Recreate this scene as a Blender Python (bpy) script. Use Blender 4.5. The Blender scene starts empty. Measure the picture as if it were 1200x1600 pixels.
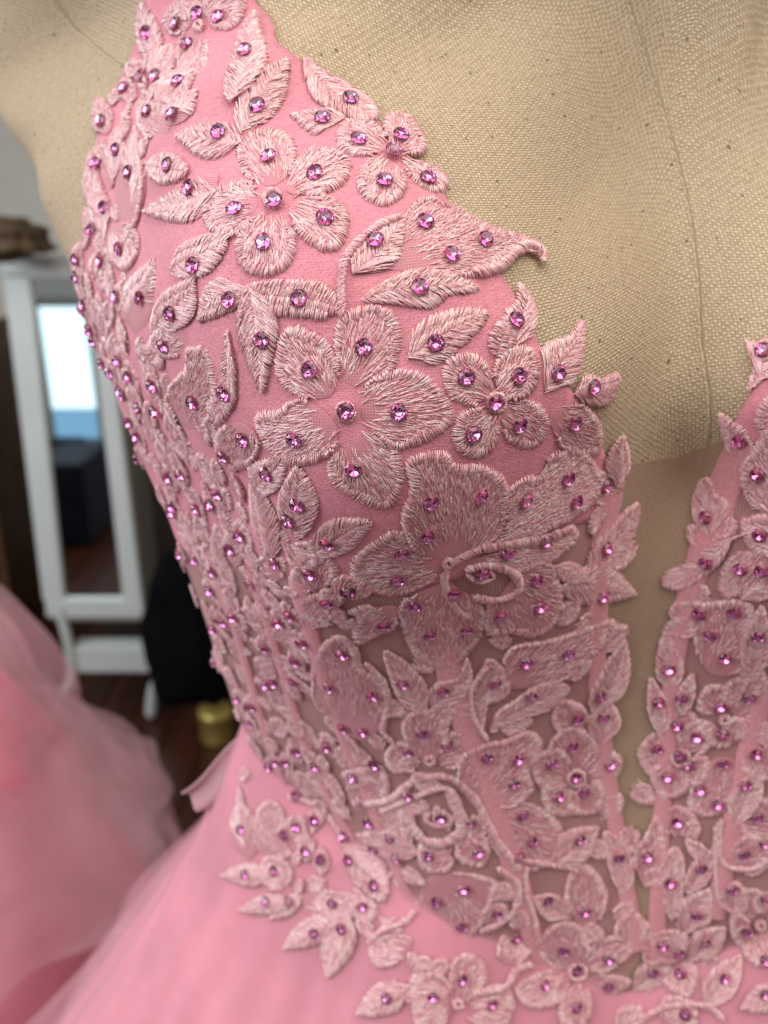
import bpy, math, random
import numpy as np
from mathutils import Vector, Matrix
from mathutils.bvhtree import BVHTree
from mathutils.geometry import delaunay_2d_cdt
random.seed(7); rng = np.random.default_rng(7)
S = bpy.context.scene; C = S.collection
# ------------------------------------------------------------------ camera
FPX = 1287.0; PITCH = math.radians(20); CAMZ = 1.35
cd = bpy.data.cameras.new('camera'); cam = bpy.data.objects.new('camera', cd); C.objects.link(cam)
cam.location = (0, 0, CAMZ); cam.rotation_euler = (math.radians(70), 0, 0)
cd.sensor_fit = 'VERTICAL'; cd.sensor_height = 36; cd.lens = 36 * FPX / 1600
cd.clip_start = 0.01; cd.clip_end = 60
cd.dof.use_dof = True; cd.dof.focus_distance = 0.174; cd.dof.aperture_fstop = 12.5
S.camera = cam
FW = np.array([0, math.cos(PITCH), -math.sin(PITCH)]); UP = np.array([0, math.sin(PITCH), math.cos(PITCH)]); RT = np.array([1., 0, 0])
CAM = np.array([0, 0, CAMZ])
def ray(px, py): return FW + (px - 600) / FPX * RT - (py - 800) / FPX * UP
def W(px, py, d): return CAM + d * ray(px, py)
# ------------------------------------------------------------------ world and lamps
w = bpy.data.worlds.new('World'); S.world = w; w.use_nodes = True
bg = w.node_tree.nodes['Background']; bg.inputs[0].default_value = (1.0, 0.955, 0.93, 1); bg.inputs[1].default_value = 0.23
def area(name, loc, target, sx, sy, power, col):
    l = bpy.data.lights.new(name, 'AREA'); l.shape = 'RECTANGLE'; l.size = sx; l.size_y = sy; l.energy = power; l.color = col
    o = bpy.data.objects.new(name, l); C.objects.link(o); o.location = loc
    o.rotation_euler = (Vector(target) - Vector(loc)).to_track_quat('-Z', 'Y').to_euler(); return o
AIM = (0.0, 0.2, 1.28)
area('ceiling_lamp', (0.25, -0.12, 2.35), AIM, 1.5, 1.5, 21, (1.0, 0.93, 0.85))
area('window_light', (-1.5, -0.45, 1.95), AIM, 0.9, 1.1, 17, (0.92, 0.96, 1.0))
area('mirror_fill_light', (-1.9, 0.7, 1.9), (-.75, 1.9, .6), 0.7, 1.0, 20, (0.88, 0.94, 1.0))  # added fill lamp, aimed at the mirror to brighten its white frame
S.view_settings.view_transform = 'Standard'; S.view_settings.look = 'None'; S.view_settings.exposure = 0.0
# ------------------------------------------------------------------ materials
def mat(name): 
    m = bpy.data.materials.new(name); m.use_nodes = True; nt = m.node_tree
    return m, nt, nt.nodes['Principled BSDF']
def N(nt, t, **k):
    n = nt.nodes.new(t)
    for a, b in k.items(): setattr(n, a, b)
    return n
def mth(nt, op, a, b=None, c=None):
    n = nt.nodes.new('ShaderNodeMath'); n.operation = op
    for i, v in enumerate((a, b, c)):
        if v is None: continue
        if isinstance(v, (int, float)): n.inputs[i].default_value = v
        else: nt.links.new(v, n.inputs[i])
    return n.outputs[0]
def ramp(nt, fac, stops):
    r = nt.nodes.new('ShaderNodeValToRGB'); e = r.color_ramp.elements
    while len(e) < len(stops): e.new(0.5)
    for x, (p, c) in zip(e, stops): x.position = p; x.color = (*c, 1) if len(c) == 3 else c
    nt.links.new(fac, r.inputs[0]); return r.outputs[0]
def noise(nt, vec, scale, detail=3, rough=.55):
    n = nt.nodes.new('ShaderNodeTexNoise'); n.inputs['Scale'].default_value = scale; n.inputs['Detail'].default_value = detail; n.inputs['Roughness'].default_value = rough
    nt.links.new(vec, n.inputs['Vector']); return n.outputs['Fac']
def bump(nt, h, b, strength, dist):
    n = nt.nodes.new('ShaderNodeBump'); n.inputs['Strength'].default_value = strength; n.inputs['Distance'].default_value = dist
    nt.links.new(h, n.inputs['Height']); nt.links.new(n.outputs[0], b.inputs['Normal']); return n
def coords(nt, which='Object'):
    return nt.nodes.new('ShaderNodeTexCoord').outputs[which]
def plain(name, col, rough=.6, metal=0, noise_scale=None, amt=.25):
    m, nt, b = mat(name); b.inputs['Roughness'].default_value = rough; b.inputs['Metallic'].default_value = metal
    b.inputs['Base Color'].default_value = (*col, 1)
    if noise_scale:
        f = noise(nt, coords(nt), noise_scale)
        nt.links.new(ramp(nt, f, [(.3, tuple(c * (1 - amt) for c in col)), (.7, tuple(min(1, c * (1 + amt)) for c in col))]), b.inputs['Base Color'])
        bump(nt, f, b, .3, .002)
    return m

# canvas: plain weave in metric UV (1 uv unit = 1 mm)
def canvas_material():
    m, nt, b = mat('canvas_weave')
    uv = nt.nodes.new('ShaderNodeUVMap').outputs[0]
    mp = N(nt, 'ShaderNodeMapping'); mp.inputs['Rotation'].default_value = (0, 0, math.radians(-12)); nt.links.new(uv, mp.inputs[0])
    wob = N(nt, 'ShaderNodeTexNoise'); wob.inputs['Scale'].default_value = .22; wob.inputs['Detail'].default_value = 3; nt.links.new(mp.outputs[0], wob.inputs['Vector'])
    mx = N(nt, 'ShaderNodeMix', data_type='RGBA', blend_type='LINEAR_LIGHT'); mx.inputs[0].default_value = .6
    nt.links.new(mp.outputs[0], mx.inputs[6]); nt.links.new(wob.outputs['Color'], mx.inputs[7])
    sp = N(nt, 'ShaderNodeSeparateXYZ'); nt.links.new(mx.outputs[2], sp.inputs[0])
    x = mth(nt, 'DIVIDE', sp.outputs[0], 1.0); y = mth(nt, 'DIVIDE', sp.outputs[1], .86)
    ix = mth(nt, 'FLOOR', x); iy = mth(nt, 'FLOOR', y)
    par = mth(nt, 'ABSOLUTE', mth(nt, 'MODULO', mth(nt, 'ADD', ix, iy), 2.0))
    fx = mth(nt, 'SUBTRACT', mth(nt, 'FRACT', x), .5); fy = mth(nt, 'SUBTRACT', mth(nt, 'FRACT', y), .5)
    cx = mth(nt, 'COSINE', mth(nt, 'MULTIPLY', fx, math.pi)); cy = mth(nt, 'COSINE', mth(nt, 'MULTIPLY', fy, math.pi))
    over = mth(nt, 'POWER', mth(nt, 'MULTIPLY', cx, cy), .55)
    under = mth(nt, 'MULTIPLY', over, .38)
    mixf = N(nt, 'ShaderNodeMix', data_type='FLOAT'); nt.links.new(par, mixf.inputs[0]); nt.links.new(over, mixf.inputs[2]); nt.links.new(under, mixf.inputs[3])
    h = mixf.outputs[0]
    fine = noise(nt, uv, 3.0, 4); big = noise(nt, uv, .05, 4); slub = noise(nt, uv, .6, 3)
    wn = N(nt, 'ShaderNodeTexWhiteNoise', noise_dimensions='2D'); cv = N(nt, 'ShaderNodeCombineXYZ'); nt.links.new(ix, cv.inputs[0]); nt.links.new(iy, cv.inputs[1]); nt.links.new(cv.outputs[0], wn.inputs['Vector'])
    h = mth(nt, 'MULTIPLY', h, mth(nt, 'ADD', mth(nt, 'MULTIPLY', wn.outputs['Value'], .55), .6))
    hh = mth(nt, 'ADD', h, mth(nt, 'MULTIPLY', fine, .6))
    hh = mth(nt, 'ADD', hh, mth(nt, 'MULTIPLY', slub, .5))
    base = ramp(nt, mth(nt, 'ADD', mth(nt, 'MULTIPLY', fine, .5), mth(nt, 'MULTIPLY', slub, .5)), [(.3, (.64, .49, .33)), (.7, (.91, .75, .56))])
    # gaps between the yarns: their shade painted into the colour, with the cloth's brown
    gap = ramp(nt, h, [(0.05, (.42, .37, .29)), (.5, (1, 1, 1))])
    m1 = N(nt, 'ShaderNodeMix', data_type='RGBA', blend_type='MULTIPLY'); m1.inputs[0].default_value = .8
    nt.links.new(base, m1.inputs[6]); nt.links.new(gap, m1.inputs[7])
    # dark plant flecks
    vo = N(nt, 'ShaderNodeTexVoronoi'); vo.inputs['Scale'].default_value = .24; vo.inputs['Randomness'].default_value = 1; nt.links.new(mx.outputs[2], vo.inputs['Vector'])
    sz = mth(nt, 'MULTIPLY', noise(nt, uv, .37, 2), .42)
    fl = mth(nt, 'LESS_THAN', vo.outputs['Distance'], mth(nt, 'SUBTRACT', sz, .135))
    m2 = N(nt, 'ShaderNodeMix', data_type='RGBA'); nt.links.new(mth(nt, 'MULTIPLY', fl, .75), m2.inputs[0]); nt.links.new(m1.outputs[2], m2.inputs[6]); m2.inputs[7].default_value = (.10, .07, .04, 1)
    nt.links.new(m2.outputs[2], b.inputs['Base Color'])
    b.inputs['Roughness'].default_value = .9; b.inputs['Specular IOR Level'].default_value = .2
    bump(nt, hh, b, 1.0, .00034)
    return m
def crepe_material(name, col, cell=.5, b_amt=.00013):
    m, nt, b = mat(name); uv = nt.nodes.new('ShaderNodeUVMap').outputs[0]
    vo = N(nt, 'ShaderNodeTexVoronoi'); vo.inputs['Scale'].default_value = 1 / cell; vo.inputs['Randomness'].default_value = .55; nt.links.new(uv, vo.inputs['Vector'])
    n1 = noise(nt, uv, .9, 4); n2 = noise(nt, uv, .09, 2)
    f = mth(nt, 'ADD', mth(nt, 'MULTIPLY', n1, .5), mth(nt, 'MULTIPLY', vo.outputs['Distance'], .6))
    lo = tuple(c * .76 for c in col); hi = tuple(min(1, c * 1.14) for c in col)
    nt.links.new(ramp(nt, f, [(.25, lo), (.75, hi)]), b.inputs['Base Color'])
    b.inputs['Roughness'].default_value = .75; b.inputs['Sheen Weight'].default_value = .35; b.inputs['Sheen Roughness'].default_value = .4
    b.inputs['Sheen Tint'].default_value = (1, .8, .85, 1); b.inputs['Specular IOR Level'].default_value = .25
    h = mth(nt, 'ADD', vo.outputs['Distance'], mth(nt, 'MULTIPLY', n2, 5.0))
    bump(nt, h, b, .9, b_amt)
    return m
def net_material(name, col, alpha_thread=.75, alpha_hole=.28, cell=.62):
    m, nt, b = mat(name); uv = nt.nodes.new('ShaderNodeUVMap').outputs[0]
    vo = N(nt, 'ShaderNodeTexVoronoi', feature='DISTANCE_TO_EDGE'); vo.inputs['Scale'].default_value = 1 / cell; vo.inputs['Randomness'].default_value = .28; nt.links.new(uv, vo.inputs['Vector'])
    a = ramp(nt, vo.outputs['Distance'], [(.08, (alpha_thread,) * 3), (.28, (alpha_hole,) * 3)])
    sv = N(nt, 'ShaderNodeSeparateColor'); nt.links.new(a, sv.inputs[0]); nt.links.new(sv.outputs[0], b.inputs['Alpha'])
    b.inputs['Base Color'].default_value = (*col, 1); b.inputs['Roughness'].default_value = .6; b.inputs['Sheen Weight'].default_value = .3
    return m
def thread_material(name, lo, mid, hi):
    m, nt, b = mat(name)
    at = N(nt, 'ShaderNodeAttribute'); at.attribute_name = 'tone'
    f = noise(nt, coords(nt), 900, 2)
    k = mth(nt, 'ADD', at.outputs['Fac'], mth(nt, 'MULTIPLY', mth(nt, 'SUBTRACT', f, .5), .5))
    nt.links.new(ramp(nt, k, [(0, lo), (.5, mid), (1, hi)]), b.inputs['Base Color'])
    b.inputs['Roughness'].default_value = .27; b.inputs['Specular IOR Level'].default_value = 1.0; b.inputs['Coat Weight'].default_value = .3; b.inputs['Coat Roughness'].default_value = .2
    b.inputs['Sheen Weight'].default_value = .4; b.inputs['Sheen Tint'].default_value = (1, .88, .86, 1); b.inputs['Sheen Roughness'].default_value = .3
    # twist of the two plies, along the stitch
    uv = nt.nodes.new('ShaderNodeUVMap').outputs[0]
    wv = N(nt, 'ShaderNodeTexWave', wave_type='BANDS', bands_direction='DIAGONAL'); wv.inputs['Scale'].default_value = .55; wv.inputs['Distortion'].default_value = 1.5; nt.links.new(uv, wv.inputs['Vector'])
    bump(nt, wv.outputs['Fac'], b, .55, .00008)
    return m
def gem_material(name, col, rough):
    m, nt, b = mat(name)
    b.inputs['Base Color'].default_value = (*col, 1); b.inputs['Metallic'].default_value = 1; b.inputs['Roughness'].default_value = rough
    return m
def crystal_material(name, col):
    m, nt, b = mat(name); b.inputs['Base Color'].default_value = (*col, 1); b.inputs['Transmission Weight'].default_value = 1; b.inputs['Roughness'].default_value = .0; b.inputs['IOR'].default_value = 1.58
    return m
def tulle_material(name, col, alpha):
    m, nt, b = mat(name); v = coords(nt)
    f = noise(nt, v, 26, 4, .6)
    nt.links.new(ramp(nt, f, [(.3, tuple(c * .88 for c in col)), (.7, tuple(min(1, c * 1.08) for c in col))]), b.inputs['Base Color'])
    b.inputs['Roughness'].default_value = .8; b.inputs['Sheen Weight'].default_value = .6; b.inputs['Sheen Roughness'].default_value = .5; b.inputs['Sheen Tint'].default_value = (1, .8, .86, 1)
    b.inputs['Alpha'].default_value = alpha
    return m
MT = dict(
    canvas=canvas_material(),
    lining=crepe_material('pink_lining', (.80, .30, .37)),
    strip=crepe_material('pink_satin_channel', (.76, .33, .37), .6, .00003),
    nude=net_material('nude_net', (.56, .36, .26), .85, .32, .62),
    pinknet=net_material('pink_net', (.72, .32, .35), .70, .16, .75),
    pad=net_material('lace_ground', (.78, .33, .38), .92, .50, .6),
    thread=thread_material('pink_thread', (.76, .29, .34), (.90, .47, .50), (.99, .78, .76)),
    gem=crystal_material('pink_crystal', (.96, .79, .92)),
    gem2=gem_material('magenta_foil', (.88, .37, .66), .10),
    tulle=tulle_material('pink_tulle', (.93, .34, .46), 1.0),
    sheer=tulle_material('sheer_pink_tulle', (.90, .48, .56), .24),
    bow=tulle_material('bow_tulle', (.62, .33, .38), .85),
    white_thread=plain('cream_thread', (.72, .66, .52), .6),
)
# ------------------------------------------------------------------ object helpers
def empty(name, loc=(0, 0, 0), **props):
    o = bpy.data.objects.new(name, None); C.objects.link(o); o.location = loc; o.empty_display_size = .05
    for k, v in props.items(): o[k] = v
    return o
def link(name, me, parent=None, mat_=None, **props):
    o = bpy.data.objects.new(name, me); C.objects.link(o)
    if mat_ is not None and not me.materials: me.materials.append(mat_)
    if parent is not None: 
        o.parent = parent
        o.matrix_parent_inverse = Matrix.Translation(-parent.location) if parent.type == 'EMPTY' else Matrix.Identity(4)
    for k, v in props.items(): o[k] = v
    return o
def mesh_np(name, V, F, uv=None, tone=None, smooth=True):
    """V (n,3); F (m,k) same-size faces or list of tuples"""
    me = bpy.data.meshes.new(name); V = np.asarray(V, dtype=np.float32)
    if isinstance(F, np.ndarray):
        k = F.shape[1]; m = len(F)
        me.vertices.add(len(V)); me.vertices.foreach_set('co', V.ravel())
        me.loops.add(m * k); me.loops.foreach_set('vertex_index', F.astype(np.int32).ravel())
        me.polygons.add(m); me.polygons.foreach_set('loop_start', np.arange(0, m * k, k, dtype=np.int32))
        try: me.polygons.foreach_set('loop_total', np.full(m, k, dtype=np.int32))
        except Exception: pass
        me.update(calc_edges=True)
    else:
        me.from_pydata(V.tolist(), [], F)
    if uv is not None:
        li = np.empty(len(me.loops), dtype=np.int32); me.loops.foreach_get('vertex_index', li)
        l = me.uv_layers.new(name='UVMap'); l.data.foreach_set('uv', np.asarray(uv, dtype=np.float32)[li].ravel())
    if tone is not None:
        a = me.attributes.new('tone', 'FLOAT', 'POINT'); a.data.foreach_set('value', np.asarray(tone, dtype=np.float32))
    me.polygons.foreach_set('use_smooth', np.full(len(me.polygons), smooth)); me.update()
    return me
# ------------------------------------------------------------------ body surface: r(theta, z) about a vertical axis
AX, AY = 0.081, 0.300
ctrl = [(1000,50,.214),(1190,50,.216),(1190,300,.211),(900,300,.205),(1090,540,.214),(1075,750,.226),(1020,1000,.240),(1000,1300,.262),(990,1500,.272),
 (700,50,.208),(500,20,.203),(390,85,.192),(235,55,.226),(120,50,.255),(30,100,.272),(60,220,.262),
 (430,320,.176),(570,540,.172),(250,330,.203),(200,300,.220),(165,300,.232),(300,500,.188),(220,520,.214),(185,520,.232),
 (700,400,.175),(800,590,.179),(920,600,.190),(850,420,.188),(770,300,.188),(970,600,.202),(1180,620,.202),
 (670,780,.183),(880,743,.201),(500,750,.180),(400,750,.198),(320,770,.226),(620,900,.200),(840,940,.217),(500,930,.206),(420,920,.226),(360,950,.250),
 (670,1000,.222),(540,1050,.232),(450,1050,.254),(400,1080,.276),(930,1000,.235),(1100,1000,.234),(1190,850,.214),(1190,1100,.242),
 (700,1200,.248),(900,1210,.256),(1100,1200,.252),(550,1200,.266),(450,1200,.290),(700,1400,.264),(570,1350,.282),(850,1500,.272),(1100,1450,.268),
 (5,190,.275),(60,315,.266),(122,450,.258),(170,570,.258),(215,690,.264),(265,800,.270),(300,900,.278),(340,1020,.290),(375,1120,.304)]
T, Z, Rr, wt = [], [], [], []
for px, py, d in ctrl:
    p = W(px, py, d); dx = p[0] - AX; dy = p[1] - AY; th = math.atan2(dx, -dy); r = math.hypot(dx, dy)
    T.append(th); Z.append(p[2]); Rr.append(r)
    if th < -0.25: T.append(-th); Z.append(p[2]); Rr.append(r)
prof = [(-.36, .118), (-.26, .122), (-.19, .120), (-.13, .132), (-.06, .155), (0, .178), (.05, .228), (.10, .215), (.15, .14)]
for dz, r in prof:
    for a, k in ((95, 1.0), (125, .93), (155, .86), (180, .84)):
        for s in (-1, 1): T.append(s * math.radians(a)); Z.append(CAMZ + dz); Rr.append(r * k)
for dz, k in ((.12, .78), (.16, .5)):
    for a in (0, 25, 50, 70):
        for s in (-1, 1): T.append(s * math.radians(a)); Z.append(CAMZ + dz); Rr.append({0: .05, 25: .07, 50: .115, 70: .155}[a] * k / .78)
for a in (0, 25, 50, 75):
    for s in (-1, 1): T.append(s * math.radians(a)); Z.append(CAMZ - .34); Rr.append(.105 + .02 * a / 90)
T = np.array(T); Z = np.array(Z); Rr = np.array(Rr); RS = .14
X2 = np.stack([T * RS, Z], 1)
def tps(A, B):
    d2 = ((A[:, None, :] - B[None]) ** 2).sum(-1); return .5 * d2 * np.log(d2 + 1e-12)
n = len(X2); K = tps(X2, X2) + np.eye(n) * 6e-5; Pm = np.c_[np.ones(n), X2]
A = np.block([[K, Pm], [Pm.T, np.zeros((3, 3))]]); sol = np.linalg.solve(A, np.r_[Rr, np.zeros(3)])
NT, NZ = 361, 261; z0, z1 = CAMZ - .36, CAMZ + .16
tg = np.linspace(-math.pi, math.pi, NT); zg = np.linspace(z0, z1, NZ)
TT, ZZ = np.meshgrid(tg, zg); Q = np.stack([TT.ravel() * RS, ZZ.ravel()], 1)
RG = np.concatenate([tps(q, X2) @ sol[:n] + np.c_[np.ones(len(q)), q] @ sol[n:] for q in np.array_split(Q, 20)]).reshape(NZ, NT)
seam_avg = (RG[:, 0] + RG[:, -1]) / 2; RG[:, 0] = RG[:, -1] = seam_avg
def rad(t, z):
    a = np.clip((t + math.pi) / (2 * math.pi) * (NT - 1), 0, NT - 1.001); b = np.clip((z - z0) / (z1 - z0) * (NZ - 1), 0, NZ - 1.001)
    i = a.astype(int); j = b.astype(int); fa = a - i; fb = b - j
    return (RG[j, i] * (1 - fa) + RG[j, i + 1] * fa) * (1 - fb) + (RG[j + 1, i] * (1 - fa) + RG[j + 1, i + 1] * fa) * fb
def raw(t, z):
    r = rad(t, z); return np.stack([AX + r * np.sin(t), AY - r * np.cos(t), z], -1)
def SP(t, z, h=0.):
    t = np.asarray(t, float); z = np.asarray(z, float); e = .012; ez = .0015
    p = raw(t, z); du = raw(t + e, z) - raw(t - e, z); dv = raw(t, z + ez) - raw(t, z - ez)
    nn = np.cross(du, dv); nn /= np.linalg.norm(nn, axis=-1, keepdims=True) + 1e-12
    h = np.asarray(h)[..., None] if np.ndim(h) else h
    return p + nn * h
def to_tz(p): return math.atan2(p[0] - AX, -(p[1] - AY)), p[2]
Vb = SP(TT.ravel(), ZZ.ravel())
ii, jj = np.meshgrid(np.arange(NT - 1), np.arange(NZ - 1)); a0 = (jj * NT + ii).ravel(); Fb = np.stack([a0, a0 + 1, a0 + NT + 1, a0 + NT], 1)
bvh_body = BVHTree.FromPolygons(Vb.tolist(), Fb.tolist())
# skirt surface : profile swept round the waist
zwp = [(-3.2, -.17), (-2.0, -.175), (-1.45, -.183), (-1.15, -.190), (-.85, -.203), (-.6, -.215), (-.35, -.228), (-.12, -.240), (0, -.246), (.12, -.240), (.35, -.225), (.6, -.212), (.85, -.203), (1.15, -.19), (2.0, -.175), (3.2, -.17)]
def zw(t): return CAMZ + np.interp(t, [a for a, b in zwp], [b for a, b in zwp])
SK = [(0, -.002), (.004, .005), (.012, .026), (.026, .060), (.052, .108), (.095, .175), (.14, .25), (.19, .35), (.26, .52), (.35, .78), (.42, 1.11)]
def skirt_pt(t, s):
    """s in profile length units"""
    a = [0, .01, .03, .06, .10, .15, .23, .37, .58, .90, 1.35]
    R = np.interp(s, a, [x for x, y in SK]); D = np.interp(s, a, [y for x, y in SK])
    z_ = zw(t); r = rad(t, z_) + R
    amp = np.clip((s - .02) * .05, 0, .03)
    fold = np.sin(t * 23 + 2.0 * np.sin(t * 3.1)) * .55 + .5 * np.sin(t * 67 + 1.3 + 3 * s + np.sin(t * 9)) 
    r = r + fold * amp * .55
    return np.stack([AX + r * np.sin(t), AY - r * np.cos(t), z_ - D + fold * amp * .12], -1)
st = np.linspace(-math.pi, math.pi, 721); ss = np.concatenate([np.linspace(0, .3, 50), np.linspace(.32, 1.35, 22)])
ST, SS_ = np.meshgrid(st, ss); Vs = skirt_pt(ST.ravel(), SS_.ravel()); ns = len(st)
ii, jj = np.meshgrid(np.arange(ns - 1), np.arange(len(ss) - 1)); a0 = (jj * ns + ii).ravel(); Fs = np.stack([a0, a0 + ns, a0 + ns + 1, a0 + 1], 1)
bvh_skirt = BVHTree.FromPolygons(Vs.tolist(), Fs.tolist())
cV = Vector(CAM)
def hit(px, py, skirt=True):
    """-> point, normal, on_skirt ; nudges to the right when the ray passes outside the silhouette"""
    for k in range(60):
        d = Vector(ray(px, py)).normalized(); b = bvh_body.ray_cast(cV, d); s = bvh_skirt.ray_cast(cV, d) if skirt else (None,) * 4
        if b[0] is not None or s[0] is not None:
            if s[0] is not None and (b[0] is None or s[3] < b[3] ): p, nn, fl = s[0], s[1], True
            else: p, nn, fl = b[0], b[1], False
            if nn.dot(d) > 0: nn = -nn
            return np.array(p), np.array(nn), fl
        px += 4
    raise RuntimeError('no hit %s %s' % (px, py))
def tz(px, py): return to_tz(hit(px, py, False)[0])
# ------------------------------------------------------------------ generic shells in (theta,z)
def inside(poly, P):
    x, y = P[:, 0], P[:, 1]; c = np.zeros(len(P), bool); q = np.roll(poly, 1, 0)
    for (x1, y1), (x2, y2) in zip(poly, q):
        m = (y1 > y) != (y2 > y)
        if not m.any(): continue
        c ^= m & (x < (x2 - x1) * (y - y1) / ((y2 - y1) + 1e-15) + x1)
    return c
def catmull(pts, n=6, closed=True):
    P = np.asarray(pts, float); m = len(P); out = []
    rngi = range(m) if closed else range(m - 1)
    for i in rngi:
        if closed: p0, p1, p2, p3 = P[(i - 1) % m], P[i], P[(i + 1) % m], P[(i + 2) % m]
        else: p0, p1, p2, p3 = P[max(i - 1, 0)], P[i], P[i + 1], P[min(i + 2, m - 1)]
        for k in range(n):
            t = k / n; out.append(.5 * ((2 * p1) + (-p0 + p2) * t + (2 * p0 - 5 * p1 + 4 * p2 - p3) * t * t + (-p0 + 3 * p1 - 3 * p2 + p3) * t ** 3))
    if not closed: out.append(P[-1])
    return np.array(out)
def resample(P, step, closed=True):
    Q = np.vstack([P, P[:1]]) if closed else P
    seg = np.linalg.norm(np.diff(Q, axis=0), axis=1); L = np.r_[0, np.cumsum(seg)]; n_ = max(int(L[-1] / step), 6)
    s = np.linspace(0, L[-1], n_ + (0 if closed else 1), endpoint=not closed)
    return np.stack([np.interp(s, L, Q[:, 0]), np.interp(s, L, Q[:, 1])], 1), s, L[-1]
def cdt(poly, step, jitter=.15):
    lo, hi = poly.min(0), poly.max(0); gx = np.arange(lo[0], hi[0], step); gy = np.arange(lo[1], hi[1], step)
    G = np.stack(np.meshgrid(gx, gy), -1).reshape(-1, 2); G = G + rng.uniform(-jitter, jitter, G.shape) * step
    G = G[inside(poly, G)] if len(G) else G
    if len(G):
        d = np.min(((G[:, None] - poly[None]) ** 2).sum(-1), 1) if len(G) * len(poly) < 4e6 else np.full(len(G), 1.)
        G = G[d > (step * .4) ** 2]
    n_ = len(poly); V = [Vector(p) for p in poly.tolist() + G.tolist()]
    r = delaunay_2d_cdt(V, [(i, (i + 1) % n_) for i in range(n_)], [], 1, 1e-9)
    return np.array([list(v) for v in r[0]]), [tuple(f) for f in r[2]]
def shell(name, poly_tz, h, step, material, parent, smooth_n=5, wob=0., thick=.0004, smooth=True):
    P = np.array(poly_tz); P = np.stack([P[:, 0] * .13, P[:, 1]], 1)
    P, _, _ = resample(catmull(P, smooth_n) if smooth else P, step)
    V, F = cdt(P, step); t = V[:, 0] / .13; z = V[:, 1]
    hh = h + (wob * np.sin(t * 31 + z * 90) * np.sin(z * 210 + t * 9) if wob else 0)
    hh = np.full(len(t), 1.) * hh
    P3 = SP(t, z, hh)
    me = mesh_np(name, P3, F, uv=V * 1000)
    o = link(name, me, parent, material)
    if thick:
        md = o.modifiers.new('thickness', 'SOLIDIFY'); md.thickness = thick; md.offset = -1
    return o
# ------------------------------------------------------------------ dress form
form = empty('dress_form', (AX, AY, 0), label='cream canvas dress form wearing the pink lace dress', category='dress form')
G3 = Vb.reshape(NZ, NT, 3); dU = np.linalg.norm(np.diff(G3, axis=1), axis=2); dV = np.linalg.norm(np.diff(G3, axis=0), axis=2)
cu_ = np.c_[np.zeros(NZ), np.cumsum(dU, 1)]; cu_ -= cu_[:, NT // 2:NT // 2 + 1]; cv_ = np.vstack([np.zeros(NT), np.cumsum(dV, 0)]); jz = int((CAMZ - .03 - z0) / (z1 - z0) * (NZ - 1)); cv_ -= cv_[jz:jz + 1]
uvb = np.stack([cu_.ravel() * 1000, cv_.ravel() * 1000], 1)
Vbt = np.vstack([Vb, [[AX, AY, z1 + .01]], [[AX, AY, z0]]])
meb = mesh_np('canvas_body', Vb, Fb, uv=uvb); link('canvas_body', meb, form, MT['canvas'])
def lathe(name, profile, material, parent, centre, seg=28, wav=0, smooth=True, **k):
    V, F = [], []
    for j, (r, z) in enumerate(profile):
        for i in range(seg):
            a = 2 * math.pi * i / seg; rr = r * (1 + wav * math.sin(a * 9 + j * .7) + wav * .6 * math.sin(a * 17 - j * 1.1))
            V.append((centre[0] + rr * math.cos(a), centre[1] + rr * math.sin(a), centre[2] + z))
    for j in range(len(profile) - 1):
        for i in range(seg):
            a = j * seg + i; b = j * seg + (i + 1) % seg; F.append((a, b, b + seg, a + seg))
    F.append(tuple(range(seg - 1, -1, -1))); F.append(tuple(range((len(profile) - 1) * seg, len(profile) * seg)))
    me = mesh_np(name, V, F, smooth=smooth); return link(name, me, parent, material, **k)
lathe('neck_cap', [(.1, z1 - CAMZ - .03), (.075, z1 - CAMZ), (.06, z1 - CAMZ + .05), (.058, z1 - CAMZ + .09)], plain('cap_canvas', (.5, .42, .3), .9), form, (AX, AY + .02, CAMZ))
lathe('stand', [(.18, -1.349), (.18, -1.33), (.03, -1.31), (.018, -1.2), (.018, -.34)], plain('dark_stand', (.03, .025, .02), .4), form, (AX, AY, CAMZ))
# seams of the form: a raised line of cream stitches, each seam one part
def tube_path(P3, rad_, seg=6):
    P3 = np.asarray(P3); n_ = len(P3); tan = np.gradient(P3, axis=0); tan /= np.linalg.norm(tan, axis=1, keepdims=True) + 1e-12
    ref = np.array([.3, .5, .81]); a = np.cross(tan, ref); a /= np.linalg.norm(a, axis=1, keepdims=True) + 1e-12; b = np.cross(tan, a)
    rr = np.full(n_, 1.) * rad_; ang = np.linspace(0, 2 * math.pi, seg, endpoint=False)
    V = (P3[:, None] + rr[:, None, None] * (np.cos(ang)[None, :, None] * a[:, None] + np.sin(ang)[None, :, None] * b[:, None])).reshape(-1, 3)
    i, j = np.meshgrid(np.arange(seg), np.arange(n_ - 1)); i = i.ravel(); j = j.ravel(); k = (i + 1) % seg
    F = np.stack([j * seg + i, j * seg + k, (j + 1) * seg + k, (j + 1) * seg + i], 1); return V, F
def seam(px_pts, dashed):
    q = np.array([tz(*p) for p in px_pts]); q[:, 0] *= .13; q = catmull(q, 14, False); q, s, L = resample(q, .0006, False)
    q[:, 0] += np.sin(s * 900) * .00008
    on = ((s % .0034) < .0026) if dashed else np.ones(len(s), bool)
    P3 = SP(q[:, 0] / .13, q[:, 1], np.where(on, .00018, -.00025)); V, F = tube_path(P3, .00016)
    link('seam', mesh_np('seam', V, F), form, MT['white_thread'])
    V, F = tube_path(SP((q[:, 0] + .0009) / .13, q[:, 1], np.full(len(s), -.00015)), .0004)
    link('seam_fold', mesh_np('seam_fold', V, F, uv=np.zeros((len(V), 2))), form, MT['canvas'])
seam([(960, -60), (982, 10), (1008, 90), (1040, 190), (1070, 300), (1088, 420), (1095, 540), (1095, 720), (1075, 900)], True)
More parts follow.
